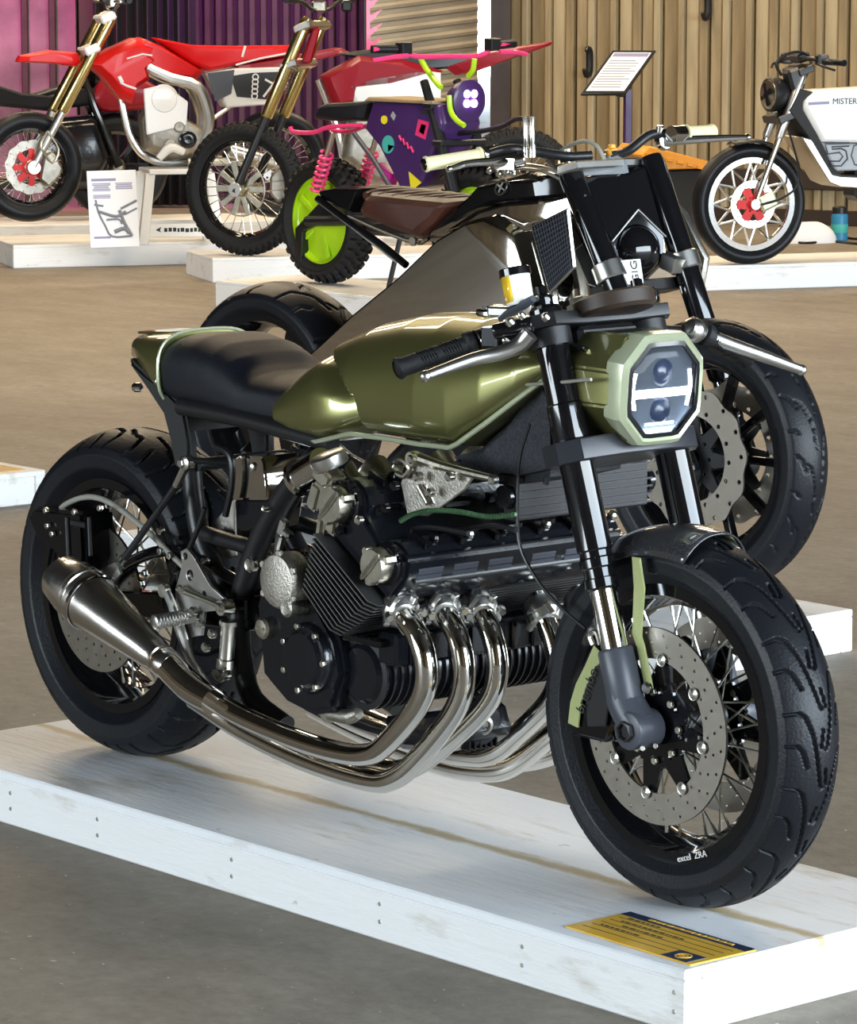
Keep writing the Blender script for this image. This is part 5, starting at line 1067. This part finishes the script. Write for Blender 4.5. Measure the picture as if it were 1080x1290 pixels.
dr_ = MB(T_)
def dp(*pts): return [(a*wB, c*hB, .005) for a, c in pts]
for pts, r_ in ((((.15, .62), (.2, .45), (.32, .28), (.45, .14), (.85, .14)), .006), (((.2, .47), (.55, .40), (.75, .46)), .009), (((.62, .48), (.72, .30), (.85, .14)), .010), (((.65, .5), (.85, .56), (.98, .6)), .007), (((.72, .42), (.98, .5)), .005), (((.35, .36), (.6, .36), (.66, .30)), .006), (((.5, .2), (.7, .24), (.8, .18)), .012), (((.12, .56), (.3, .54)), .006)):
    dr_.tube(dp(*pts), r_, 6, 3)
dr_.build('board_drawing', 'print_grey', bo_)
# ------------------------------------------------------------------ red and white dirt bike
Ld = gd(312, 19.5, ZF); RTD = RTX-math.radians(12); F4 = Frame(Ld, RTD); q4 = F4.q; x4 = F4.xz
m4 = empty('motorcycle', Ld, RTD, 'red and white dirt bike with gold forks and knobbly tires', 'motorcycle', 'motorcycles on display')
ax = V(0, 0, .362); W = simple_wheel('front_wheel', m4, ax, .362, .10, .268, nsp=32, knob=(52, .014), tyre='rubber_dull', steer=-.5)
dd = link('brake_disc', cast_wheel(.05, .150, 10, .006, .030, name='brake_disc'), 'alu_warm', W, loc=(0, .05, 0)); MB().lathe([(.03, 0), (.035, .02), (.02, .03)], (0, .04, 0), (0, 1, 0), 18).build('hub_cap', 'gold', W)
MB().prism(x4(.09, (340, 222), (352, 210), (368, 222), (366, 244), (350, 256), (340, 244)), .07, .10).build('brake_caliper', 'alu_cast', m4, bev=.012)
top = q4(0, 398, 22); fork(F4, m4, V(-.0, 0, .362), top, -.5, low='black_satin', split=.42, r=.031)
for py in (82, 34): p = q4(0, 398-(py-22)*.36, py); MB().box(p, (.10, .27, .045), (0, .38, -.5)).build('triple_clamp', 'alu', m4, bev=.01)
t = text_mesh('fork_lettering', 'SHOWA', .045, basis(q4(.16, 368, 100), q4(.16, 384, 60)-q4(.16, 368, 100), V(1, 0, .4)), .0006); link('fork_lettering', t, 'ink', m4)
MB().tube([q4(0, 404, 10)+V(y*.5, y, z) for y, z in ((-.38, .05), (-.2, .03), (-.08, -.01), (.08, -.01), (.2, .03), (.38, .05))], .012, 10, 3).build('handlebar', 'black_satin', m4)
for s_ in (-1, 1):
    p = q4(0, 404, 10)+V(s_*.14, s_*.28, .04); MB().rod(p, p+V(s_*.05, s_*.11, .005), .018).build('grip', 'rubber', m4); MB().box(p+V(.0, -s_*.06, .01), (.05, .05, .05)).build('master_cylinder', 'alu_warm', m4, bev=.01)
MB().box(q4(0, 402, 8), (.08, .14, .06)).build('bar_clamp', 'alu_warm', m4, bev=.01); MB().box(q4(0, 437, 8), (.06, .05, .06)).build('lamp', 'black_satin', m4, bev=.012)
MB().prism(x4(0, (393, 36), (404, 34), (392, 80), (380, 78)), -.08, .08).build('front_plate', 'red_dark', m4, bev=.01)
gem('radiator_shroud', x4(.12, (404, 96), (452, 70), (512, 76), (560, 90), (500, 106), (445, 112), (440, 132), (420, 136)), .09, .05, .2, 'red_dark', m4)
gem('side_panel', x4(.15, (435, 108), (470, 98), (530, 88), (556, 92), (556, 128), (450, 136)), .12, .02, .1, 'white_paint', m4)
gem('seat', x4(.08, (425, 68), (470, 62), (545, 74), (600, 72), (600, 84), (520, 90)), .06, .02, .15, 'black_satin', m4)
gem('rear_fender', x4(.07, (560, 84), (610, 68), (660, 58), (698, 52), (694, 57), (640, 76), (595, 92), (574, 95)), .07, .03, .2, 'red_dark', m4)
gem('engine', x4(.1, (440, 140), (540, 140), (550, 220), (470, 235), (430, 200)), .09, .05, .25, 'alu_cast', m4, bev=.01)
MB().tube([V(p.x, 0, p.z) for p in F4.l(0, (402, 100), (425, 160), (440, 220), (480, 245), (540, 240))], .022, 10, 3).build('down_tube', 'alu', m4)
axr = V(-1.47, 0, .345); W = simple_wheel('rear_wheel', m4, axr, .345, .125, .245, nsp=32, knob=(46, .016), tyre='rubber_dull')
for s_ in (-1, 1): MB().tube([(-.85, s_*.1, .42), (-1.2, s_*.11, .40), axr+V(0, s_*.11, 0)], .024, 10, 2).build('swingarm', 'alu', m4); MB().tube([(-.75, s_*.1, .95), (-.9, s_*.11, .7), (-.87, s_*.1, .42)], .026, 10, 3).build('frame_spar', 'alu', m4)
# ------------------------------------------------------------------ purple electric moped
Lp = Vector((-9.629+1.15, 6.951, ZF+.002)); F5 = Frame(Lp, 0); q5 = F5.q; x5 = F5.xz
m5 = empty('electric_moped', Lp, 0, 'purple electric moped with lime green wheel covers and pink springs', 'motorcycle', 'motorcycles on display')
for nm, x in (('rear_wheel', -1.15), ('front_wheel', 0)):
    W = simple_wheel(nm, m5, (x, 0, .31), .31, .17, .215, nsp=0, knob=(34, .018), tyre='rubber_dull', rim='lime')
    for s_ in (-1, 1):
        b = MB(); b.lathe([(.001, .055), (.05, .055), (.10, .045), (.19, .03), (.212, .045), (.212, .02), (.001, .02)], (0, 0, 0), (0, s_, 0), 40); b.build('wheel_cover', 'lime', W)
        for k in range(5): a = k*2*math.pi/5; MB().box((.13*math.cos(a), s_*.045, .13*math.sin(a)), (.12, .016, .03), (0, -a, 0)).build('cover_rib', 'lime', W, bev=.004)
body = x5(-.13, (466, 127), (551, 131), (557, 156), (541, 197), (526, 234), (502, 240), (474, 184), (455, 161)); bp_ = gem('body_panel', body, .10, .02, .06, 'purple_paint', m5, bev=.006)
MB().prism(x5(-.1, (464, 127), (551, 131), (551, 127), (470, 122)), -.13, .13).build('body_lid', 'tan_leg', m5, bev=.004)
def decal(out, m, nm='decal'): MB().prism([(p.x, p.z) for p in F5.l(-.122, *out)], -.1225, -.1205).build(nm, m, bp_)
def dcirc(px, py, rx, ry, m, n=20): decal([(px+rx*math.cos(2*math.pi*i/n), py+ry*math.sin(2*math.pi*i/n)) for i in range(n)], m)
dcirc(484, 151, 4, 5.5, 'yellow'); dcirc(489, 182, 7.5, 11.5, 'teal'); decal([(495, 140), (499, 146), (496, 152), (492, 146)], 'grey_panel'); decal([(527, 150), (541, 154), (536, 176), (523, 170)], 'pink'); decal([(515, 216), (531, 230), (518, 241)], 'yellow')
MB().tube([V(p.x, -.122, p.z) for p in F5.l(-.122, (503, 171), (506, 177), (508, 175), (510, 182), (513, 180), (515, 187), (518, 185), (521, 192))], .006, 6).build('decal', 'pink', bp_)
decal([(489, 182), (497, 184), (489, 192)], 'purple_paint'); decal([(531, 156), (537, 158), (534, 170), (528, 166)], 'red_paint'); decal([(531, 139), (546, 141), (546, 145), (531, 143)], 'ink')
gem('seat', x5(-.1, (391, 150), (398, 134), (410, 130), (463, 127), (456, 152), (430, 154)), .08, .03, .2, 'leather_black', m5, bev=.01)
for s_ in (-1, 1):
    MB().tube([V(p.x, -s_*p.y, p.z) for p in F5.l(-.12, (366, 160), (370, 166), (395, 167), (415, 160), (456, 158))], .011, 8, 3).build('seat_rail', 'pink', m5)
    p0 = q5(-.14, 420, 166); p1 = q5(-.14, 399, 240); p0.y *= -s_*1; p1.y *= -s_; sh = MB().rod(p0, p1, .014).build('shock_absorber', 'alu', m5); spring(p0.lerp(p1, .36), p1, .030, 7, .008, 'pink', sh)
MB().tube(F5.l(-.12, (446, 168), (470, 200), (492, 236)), .012, 8).build('frame_tube', 'grey_satin', m5)
gem('spring_guard', x5(-.10, (460, 205), (466, 212), (478, 220), (474, 236), (466, 230)), .02, .01, .2, 'magenta', m5)
gem('mudguard', x5(-.09, (398, 256), (408, 250), (430, 270), (402, 280), (378, 292), (376, 334), (368, 330), (368, 288)), .07, .01, .1, 'black_satin', m5)
MB().box(q5(-.12, 397, 277), (.06, .02, .03)).build('tail_lamp', 'pink', m5, bev=.004)
MB().tube([(-1.15, -.13, .31), (-.8, -.12, .33), (-.5, -.1, .36)], .025, 10, 2).build('swingarm', 'black_satin', m5); MB().tube([(-1.15, .13, .31), (-.8, .12, .33), (-.5, .1, .36)], .025, 10, 2).build('swingarm', 'black_satin', m5)
hc = q5(.02, 590, 127); b = MB(); b.lathe([(.06, -.09), (.085, -.05), (.098, 0), (.098, .01), (.085, .016), (.001, .014)], hc, (1, 0, -.05), 32); hd5 = b.build('headlight', 'purple_paint', m5)
for dy, dz in ((-.022, .022), (.022, .022), (-.022, -.022), (.022, -.022)): b = MB(); b.lathe([(.018, 0), (.018, .008), (.012, .014), (.001, .015)], hc+V(.012, dy, dz+.01), (1, 0, 0), 16); b.build('led_lens', 'led_violet', hd5)
p0 = V(0, 0, .31); p1 = q5(0, 555, 88)
for s_ in (-1, 1): MB().tube([p0+V(0, s_*.11, 0), p0.lerp(p1, .62)+V(0, s_*.11, 0), p1+V(0, s_*.10, -.05)], [.03, .026, .02], 12, 2).build('fork_tube', 'black_satin', m5)
for f0 in (.55, .78): MB().box(p0.lerp(p1, f0), (.07, .28, .03)).build('triple_clamp', 'black_satin', m5, bev=.006)
for y, pts in ((-.10, ((530, 74), (538, 88), (550, 104), (556, 110))), (.10, ((598, 74), (596, 88), (590, 96))), (-.09, ((566, 120), (568, 140), (576, 152), (585, 158)))): MB().tube(F5.l(y, *pts), .013, 8, 3).build('stem_bracket', 'lime', m5)
hb = MB().tube([q5(-.40, 470, 62), q5(-.27, 503, 63), q5(-.20, 524, 71), q5(.0, 565, 71), q5(.20, 604, 70), q5(.27, 624, 58), q5(.40, 650, 55)], .012, 10, 3).build('handlebar', 'pink', m5)
for s_, g0, g1 in ((-1, q5(-.28, 501, 62), q5(-.40, 468, 62)), (1, q5(.28, 625, 57), q5(.40, 649, 55))):
    MB().rod(g0, g1, .019).build('grip', 'rubber', hb); MB().box(g0+V(.01, -s_*.03, .005), (.06, .06, .06)).build('switch_housing', 'black_satin', hb, bev=.006)
    MB().tube([g0+V(.05, -s_*.02, -.03), g0.lerp(g1, .5)+V(.07, 0, -.035), g1+V(.05, s_*.03, -.05)], [.012, .011, .010], 8, 3).build('lever', 'pink', hb)
MB().tube(F5.l(.0, (575, 168), (600, 166), (630, 160), (650, 150), (668, 150)), .012, 8, 3).build('fender_stay', 'black_satin', m5)
fv = []
for a in np.linspace(math.radians(30), math.radians(135), 18):
    for t in np.linspace(-1, 1, 7): rr_ = .345-.02*abs(t)**2; fv.append((rr_*math.cos(a), .075*t, .31+rr_*math.sin(a)))
fe = grid_mesh('front_mudguard', fv, 18, 7, 'black_satin', m5); fe.modifiers.new('th', 'SOLIDIFY').thickness = .006
MB().box((-.55, 0, .33), (.45, .16, .14)).build('battery_case', 'black_satin', m5, bev=.02)
MB().tube([(-.45, -.12, .28), (-.42, -.22, .04), (-.40, -.24, .016)], .012, 8, 2).build('kickstand', 'black_satin', m5)
# ------------------------------------------------------------------ white electric motorcycle
Lw = gd(938, 18.9, ZF); RZW = math.radians(-112); F6 = Frame(Lw, RZW); q6 = F6.q; x6 = F6.xz
m6 = empty('electric_motorcycle', Lw, RZW, 'white and grey electric motorcycle with bright silver front wheel and round black headlamp', 'motorcycle', 'motorcycles on display')
W = simple_wheel('front_wheel', m6, (0, 0, .315), .315, .12, .245, nsp=0, rim='chrome')
lat = MB()
for k in range(12):
    for d in (-1, 1): a = 2*math.pi*k/12; a2 = a+d*.55; lat.tube([(.09*math.cos(a), .02, .09*math.sin(a)), (.228*math.cos(a2), .02, .228*math.sin(a2))], .007, 6)
lat.build('wheel_lattice', 'alu', W); link('brake_disc', drilled_disc(.085, .125, .005, 3, 18, .004), 'alu', W, loc=(0, .06, 0)); link('disc_carrier', star_carrier(.03, .09, 6, .008, .6), 'red_paint', W, loc=(0, .066, 0))
MB().lathe([(.232, -.02), (.244, -.03), (.244, .045), (.215, .045), (.215, .02), (.225, 0)], (0, 0, 0), (0, 1, 0), 48, True).build('rim_flange', 'chrome', W)
ax = V(0, 0, .315); top = q6(0, 1004, 92); fork(F6, m6, ax, top, 0, gold='alu', low='steel_brushed', split=.5, hw=.085, r=.022)
MB().box((-.07, .085, .33), (.10, .05, .08), (0, .4, 0)).build('brake_caliper', 'olive_pale', m6, bev=.012)
fv = []
for a in np.linspace(math.radians(72), math.radians(150), 12):
    for t in np.linspace(-1, 1, 7): rr_ = .335-.015*abs(t)**2; fv.append((rr_*math.cos(a), .065*t, .315+rr_*math.sin(a)))
fe = grid_mesh('front_mudguard', fv, 12, 7, 'black_satin', m6); fe.modifiers.new('th', 'SOLIDIFY').thickness = .005
hc = q6(0, 972, 119); b = MB(); b.lathe([(.03, -.11), (.07, -.09), (.088, -.04), (.09, 0), (.09, .012), (.082, .018)], hc, (1, .15, 0), 32); h6 = b.build('headlamp', 'black_satin', m6)
b = MB(); b.lathe([(.081, .012), (.075, .02), (.04, .028), (.001, .03)], hc, (1, .15, 0), 32); b.build('headlamp_lens', 'alu_warm', h6)
for k in range(4): b = MB(); a = k*math.pi/2+.4; b.box(hc+V(.028, .0, 0), (.01, .012*2, .12), (a, 0, 0)); b.build('lens_grille', 'black_satin', h6)
for py in (88, 148): p = q6(0, 1006-(py-88)*.42, py); MB().box(p, (.09, .22, .04), (0, .35, 0)).build('triple_clamp', 'black_satin', m6, bev=.006)
MB().tube([q6(0, 1006, 78)+V(dx, y, z) for y, z, dx in ((-.33, .0, -.06), (-.15, .02, 0), (0, .01, 0), (.15, .02, 0), (.33, .0, -.06))], .012, 10, 3).build('handlebar', 'black_satin', m6)
for s_ in (-1, 1): p = q6(0, 1006, 78)+V(-.045, s_*.26, .005); MB().rod(p, p+V(-.04, s_*.13, -.004), .018).build('grip', 'rubber', m6); MB().box(p+V(.01, -s_*.04, .01), (.06, .06, .06)).build('switch_housing', 'black_satin', m6, bev=.01); MB().tube([p+V(.04, -s_*.02, -.01), p+V(.05, s_*.05, -.02), p+V(.02, s_*.14, -.04)], .007, 8, 3).build('lever', 'black_satin', m6)
MB().box(q6(0, 1008, 72), (.07, .12, .05), (0, .3, 0)).build('dash', 'black_satin', m6, bev=.01); MB().box(q6(.05, 1000, 100), (.08, .10, .12), (0, .3, 0)).build('wiring_box', 'black_satin', m6, bev=.015)
MB().tube(F6.l(.06, (985, 95), (978, 80), (992, 68), (1010, 66), (1022, 76), (1016, 96), (1004, 112)), .008, 8, 4).build('cable', 'cable_black', m6)
gem('body_panel', x6(.14, (1016, 124), (1028, 114), (1150, 108), (1180, 150), (1150, 182), (1037, 180), (1014, 136)), .10, .03, .06, 'white_paint', m6, bev=.01)
gem('lower_panel', x6(.14, (1037, 180), (1150, 182), (1150, 214), (1055, 216), (1048, 205)), .10, .025, .05, 'grey_panel', m6, bev=.006)
bl = x6(.12, (996, 140), (1010, 112), (1026, 116), (1012, 128), (1012, 138), (1030, 168), (1052, 214), (1062, 220), (1150, 222), (1150, 228), (1054, 226), (1044, 214), (1022, 176)); MB().prism(bl, -.115, .115).build('frame_cover', 'black_matte', m6, bev=.004)
sl = x6(.13, (1010, 172), (1024, 176), (1050, 220), (1060, 222), (1150, 226), (1150, 240), (1060, 236), (1046, 230)); MB().prism(sl, -.125, .125).build('frame_rail', 'alu', m6, bev=.006)
yb = .1315
p0 = q6(yb, 1049, 128); t = text_mesh('brand_lettering', 'MISTERC', .044, basis(V(p0.x, yb, p0.z), (-1, 0, 0), (0, 0, 1)), .0006, 'LEFT'); link('brand_lettering', t, 'ink', m6)
st_ = F6.l(yb, (1019, 131), (1045, 129)); MB().box((st_[0]+st_[1])/2, ((st_[0]-st_[1]).length, .001, .014), (0, .04, 0)).build('stripe', 'print_violet', m6)
yb = .1265; p0 = q6(yb, 1040, 198)
sz = .016
def stroke(pts): return MB().tube([V(q6(yb, *a).x, yb, q6(yb, *a).z) for a in pts], .0045, 6, 1).build('number_stroke', 'grey_satin', m6)
stroke(((1070, 180), (1040, 181), (1043, 194), (1058, 192), (1062, 197), (1058, 203), (1046, 203), (1048, 209), (1060, 209), (1068, 200), (1066, 190), (1060, 187), (1049, 188), (1048, 185), (1070, 184)))
stroke(((1084, 180), (1076, 184), (1073, 196), (1077, 207), (1088, 211)))
axr = V(-1.42, 0, .315); W = simple_wheel('rear_wheel', m6, axr, .315, .14, .235, nsp=24, rim='chrome'); MB().tube([(-.8, .1, .4), (-1.1, .11, .36), axr+V(0, .11, 0)], .026, 10, 2).build('swingarm', 'alu', m6); MB().tube([(-.8, -.1, .4), (-1.1, -.11, .36), axr+V(0, -.11, 0)], .026, 10, 2).build('swingarm', 'alu', m6)
gem('seat', x6(.1, (1150, 108), (1240, 104), (1236, 122), (1160, 124)), .08, .02, .15, 'leather_black', m6); MB().box((-.75, 0, .42), (.35, .2, .2)).build('motor', 'black_satin', m6, bev=.03)
MB().tube(F6.l(.12, (994, 165), (1000, 185), (1006, 210), (1004, 235), (985, 250), (960, 258)), .006, 8, 4).build('brake_hose', 'cable_black', m6)
MB().rod(V(0, -.1, .315), V(0, .1, .315), .02).build('axle', 'black_satin', m6)
# ------------------------------------------------------------------ dark motorcycle behind the supermoto
Lk = gd(152, 22.7, ZF); F7 = Frame(Lk, RTX+math.pi); q7 = F7.q; x7 = F7.xz
m7 = empty('motorcycle', Lk, RTX+math.pi, 'dark motorcycle with a long black seat standing behind the red supermoto', 'motorcycle', 'motorcycles on display')
for x in (0, -1.35):
    W = link('front_wheel' if x == 0 else 'rear_wheel', rim_mesh(.226, .10), 'black_gloss', m7, loc=(x, 0, .33)); tire(W, .33, .15, .228, None, 120, 24); link('wheel_spokes', cast_wheel(.05, .218, 7, .03, .03), 'black_gloss', W); MB().lathe([(.03, -.07), (.05, -.04), (.05, .04), (.03, .07)], (0, 0, 0), (0, 1, 0), 20).build('hub', 'alu_cast', W)
gem('seat', x7(-.1, (-130, 92), (-100, 96), (-30, 108), (0, 108), (30, 118), (80, 122), (118, 110), (128, 116), (120, 132), (60, 140), (0, 134), (-60, 126), (-110, 108)), .09, .03, .15, 'leather_black', m7, bev=.01)
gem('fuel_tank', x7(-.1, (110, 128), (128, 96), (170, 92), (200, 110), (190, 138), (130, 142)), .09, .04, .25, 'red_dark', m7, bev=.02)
gem('engine', x7(-.1, (60, 150), (120, 145), (140, 200), (120, 240), (70, 240), (50, 190)), .12, .05, .2, 'black_engine', m7, bev=.02)
for s_ in (-1, 1): MB().tube([(0, s_*.1, .33), (-.15, s_*.1, .7), (-.24, s_*.1, .95)], .026, 10).build('fork_tube', 'black_gloss', m7); MB().tube([(-1.35, s_*.12, .33), (-.8, s_*.12, .40)], .028, 10).build('swingarm', 'black_satin', m7)
MB().tube([(-.27, y, 1.0-.05*abs(y)) for y in (-.36, -.2, 0, .2, .36)], .013, 8, 2).build('handlebar', 'black_satin', m7)
for s_ in (-1, 1): MB().tube([(-1.30, s_*.13, .36), (-1.12, s_*.13, .66), (-1.05, s_*.11, .76)], .022, 10).build('shock_absorber', 'black_satin', m7); MB().tube([(-1.30, s_*.09, .86), (-.8, s_*.10, .72), (-.4, s_*.08, .80), (-.26, s_*.04, .86)], .016, 10, 3).build('frame_tube', 'black_satin', m7)
b = MB(); b.lathe([(.03, -.1), (.085, -.04), (.09, 0), (.08, .01), (.001, .015)], (-.10, 0, .88), (1, 0, 0), 24); b.build('headlamp', 'black_gloss', m7)
for s_ in (-1, 1): MB().tube([(-.3, s_*.05, .6), (-.25, s_*.12, .35), (-.5, s_*.16, .22), (-1.3, s_*.2, .3)], .028, 10, 3).build('exhaust_pipe', 'black_satin', m7)
# ------------------------------------------------------------------ lectern sign, orange tray cart, small floor things
Lg = gd(790, 22.3, 0); F8 = Frame(Lg, RTX+math.pi); sg = empty('lectern_sign', Lg, RTX+math.pi, 'sloping framed sign board on a purple post in front of the board wall', 'sign')
P = [F8.q(y, *a) for y, a in ((-.10, (732, 118)), (-.10, (788, 118)), (.18, (828, 61)), (.18, (772, 63)))]
T_ = basis(P[0], P[1]-P[0], P[3]-P[0]); wS = (P[1]-P[0]).length; hS = (P[3]-P[0]).length; sk = (P[3]-P[0]).dot(unit(P[1]-P[0]))
def sk_box(x0, x1, y0, y1, z0, z1): return [T_ @ V(x, y, z) for z in (z0, z1) for x, y in ((x0, y0), (x1, y0), (x1, y1), (x0, y1))]
w_, h_ = wS, hS
def quad(u0, u1, v0, v1, z0, z1, b):
    def pt(u, v): return P[0]+(P[1]-P[0])*u+(P[3]-P[0])*v
    nn = unit((P[1]-P[0]).cross(P[3]-P[0])); vs = [pt(u, v)+nn*z for z in (z0, z1) for u, v in ((u0, v0), (u1, v0), (u1, v1), (u0, v1))]
    b.add(vs, [(3, 2, 1, 0), (4, 5, 6, 7), (0, 1, 5, 4), (1, 2, 6, 5), (2, 3, 7, 6), (3, 0, 4, 7)])
b = MB(); quad(0, 1, 0, 1, -.02, 0, b); b.build('sign_frame', 'black_satin', sg, bev=.003)
b = MB(); quad(.07, .93, .06, .94, 0, .002, b); b.build('sign_sheet', 'paper', sg)
b = MB(); quad(.10, .90, .84, .92, .002, .003, b); b.build('sign_heading', 'print_violet', sg)
b = MB(); rnd = random.Random(9)
for k in range(11): quad(.12, rnd.uniform(.7, .88), .14+.06*k, .155+.06*k, .002, .003, b)
b.build('sign_text', 'print_grey', sg)
pz = F8.q(.05, 788, 112); MB().box((0, .05, pz.z/2), (.045, .045, pz.z)).build('post', 'purple_paint', sg, bev=.004); MB().box((0, .05, .012), (.34, .34, .024)).build('base_plate', 'black_satin', sg, bev=.004); MB().box(pz+V(0, .03, -.01), (.08, .08, .08)).build('tilt_bracket', 'black_satin', sg, bev=.008)
Lo = gd(850, 21.2, 0); F9 = Frame(Lo, RTX+math.pi); og = empty('tool_cart', Lo, RTX+math.pi, 'black cart with an orange ribbed tray top behind the silver wheel', 'cart')
tp_ = F9.xz(-.2, (806, 196), (818, 184), (892, 203), (892, 212), (824, 214)); MB().prism(tp_, -.22, .30).build('tray', 'orange', og, bev=.006)
for k in range(6): p = F9.q(-.225, 818+13*k, 195+3.2*k); MB().box(p, (.045, .02, .022), (0, .22, 0)).build('tray_rib', 'orange', og, bev=.004)
bx_ = F9.xz(-.2, (834, 215), (900, 213), (900, 300), (836, 300)); zmin = min(z for _, z in bx_); MB().prism([(x, max(z, .05)) for x, z in bx_], -.2, .28).build('cart_body', 'black_matte', og, bev=.008)
lgp = F9.xz(-.2, (824, 214), (835, 214), (838, 262), (831, 262)); MB().prism(lgp, -.215, -.17).build('leg', 'orange', og, bev=.003)
zl = F9.q(-.19, 834, 262)
MB().box((zl.x, -.19, zl.z/2+.005), (.03, .03, zl.z)).build('leg', 'black_matte', og)
for sx_ in (0.06, .32):
    for y in (-.17, .25): MB().lathe([(.025, -.012), (.025, .012)], (bx_[0][0]+sx_*.7, y, .025), (0, 1, 0), 16).build('caster', 'rubber', og)
cpp = gd(1052, 22.6, 0); b = MB(); cu = empty('water_bottle', cpp, 0, 'blue drinking bottle with a dark lid on the floor by the wall', 'bottle')
MB().lathe([(.048, 0), (.052, .004), (.052, .15), (.045, .17)], (0, 0, 0), (0, 0, 1), 24).build('bottle_body', 'blue_cup', cu); MB().lathe([(.047, .168), (.047, .205), (.04, .212)], (0, 0, 0), (0, 0, 1), 24).build('bottle_lid', 'black_satin', cu); MB().lathe([(.053, .05), (.0535, .052), (.0535, .10), (.053, .102)], (0, 0, 0), (0, 0, 1), 24, True).build('bottle_label', 'teal', cu)
rg = gd(1014, 22.4, 0); rv_ = []  # low crumpled white heap on the floor near the wall
for i in range(14):
    for j in range(20):
        a = 2*math.pi*j/20; rr_ = (1-(i/13)**2)**.5; rv_.append((.16*rr_*math.cos(a)*(1+.15*math.sin(3*a)), .12*rr_*math.sin(a)*(1+.1*math.cos(2*a)), .13*(i/13)*(1+.2*math.sin(2*a+1)*rr_)))
ro = grid_mesh('white_heap', rv_, 14, 20, 'paper', None, wrap_v=True); ro.location = rg; ro.rotation_euler = (0, 0, RTX); tag(ro, 'crumpled white heap on the floor behind the silver wheel', 'floor_item')
for k, (pts, lab) in enumerate(((((990, 296), (1020, 300), (1050, 298), (1085, 301), (1120, 297)), 'thin black cable lying on the floor nearer the white motorcycle'), (((985, 303), (1015, 306), (1048, 304), (1080, 307), (1120, 309)), 'thin black cable on the floor, the one nearer the platform edge'))):
    o = MB().tube([gz(.008, *p) for p in pts], .008, 6, 5).build('floor_cable', 'cable_black'); tag(o, lab, 'cable', 'cables on the floor')
# pink feather banner beside the rolling door
fb = gd(461, 25.3, 0); fo = empty('feather_banner', fb, RTX+math.pi, 'tall pink feather banner with spiky fringe beside the rolling door', 'banner')
MB().rod((0, 0, 0), (0, 0, 2.6), .012).build('pole', 'black_satin', fo); MB().lathe([(.14, 0), (.14, .02), (.03, .04), (.03, .08)], (0, 0, 0), (0, 0, 1), 20).build('base', 'black_satin', fo)
MB().box((.02, 0, 1.6), (.035, .008, 1.9)).build('sleeve', 'pink', fo)
sp_m = MB(); sp_m.prism([(.035, 0), (.035, .05), (.13, .095)], -.003, .003); sm = sp_m.mesh('fringe')
for k in range(19): link('fringe', sm, 'pink', fo, loc=(0, 0, .66+.095*k))

# black drape between the violet-lit wall and the ribbed wall
ca, cb_ = gd(126, 26.0), gd(252, 26.0); cv_ = []
for i in range(90):
    t = i/89; p = ca.lerp(cb_, t)
    for j in range(6): z = .02+3.7*j/5; off = (.035+.01*j/5)*math.sin(t*62)+.015*math.sin(t*23+1); cv_.append(p+FW.xy.to_3d()*off*-1+V(0, 0, z))
co = grid_mesh('stage_curtain', cv_, 90, 6, 'black_matte', None, smooth=60); co.modifiers.new('th', 'SOLIDIFY').thickness = .004
tag(co, 'black folded stage curtain hanging behind the red supermoto tank', 'curtain')
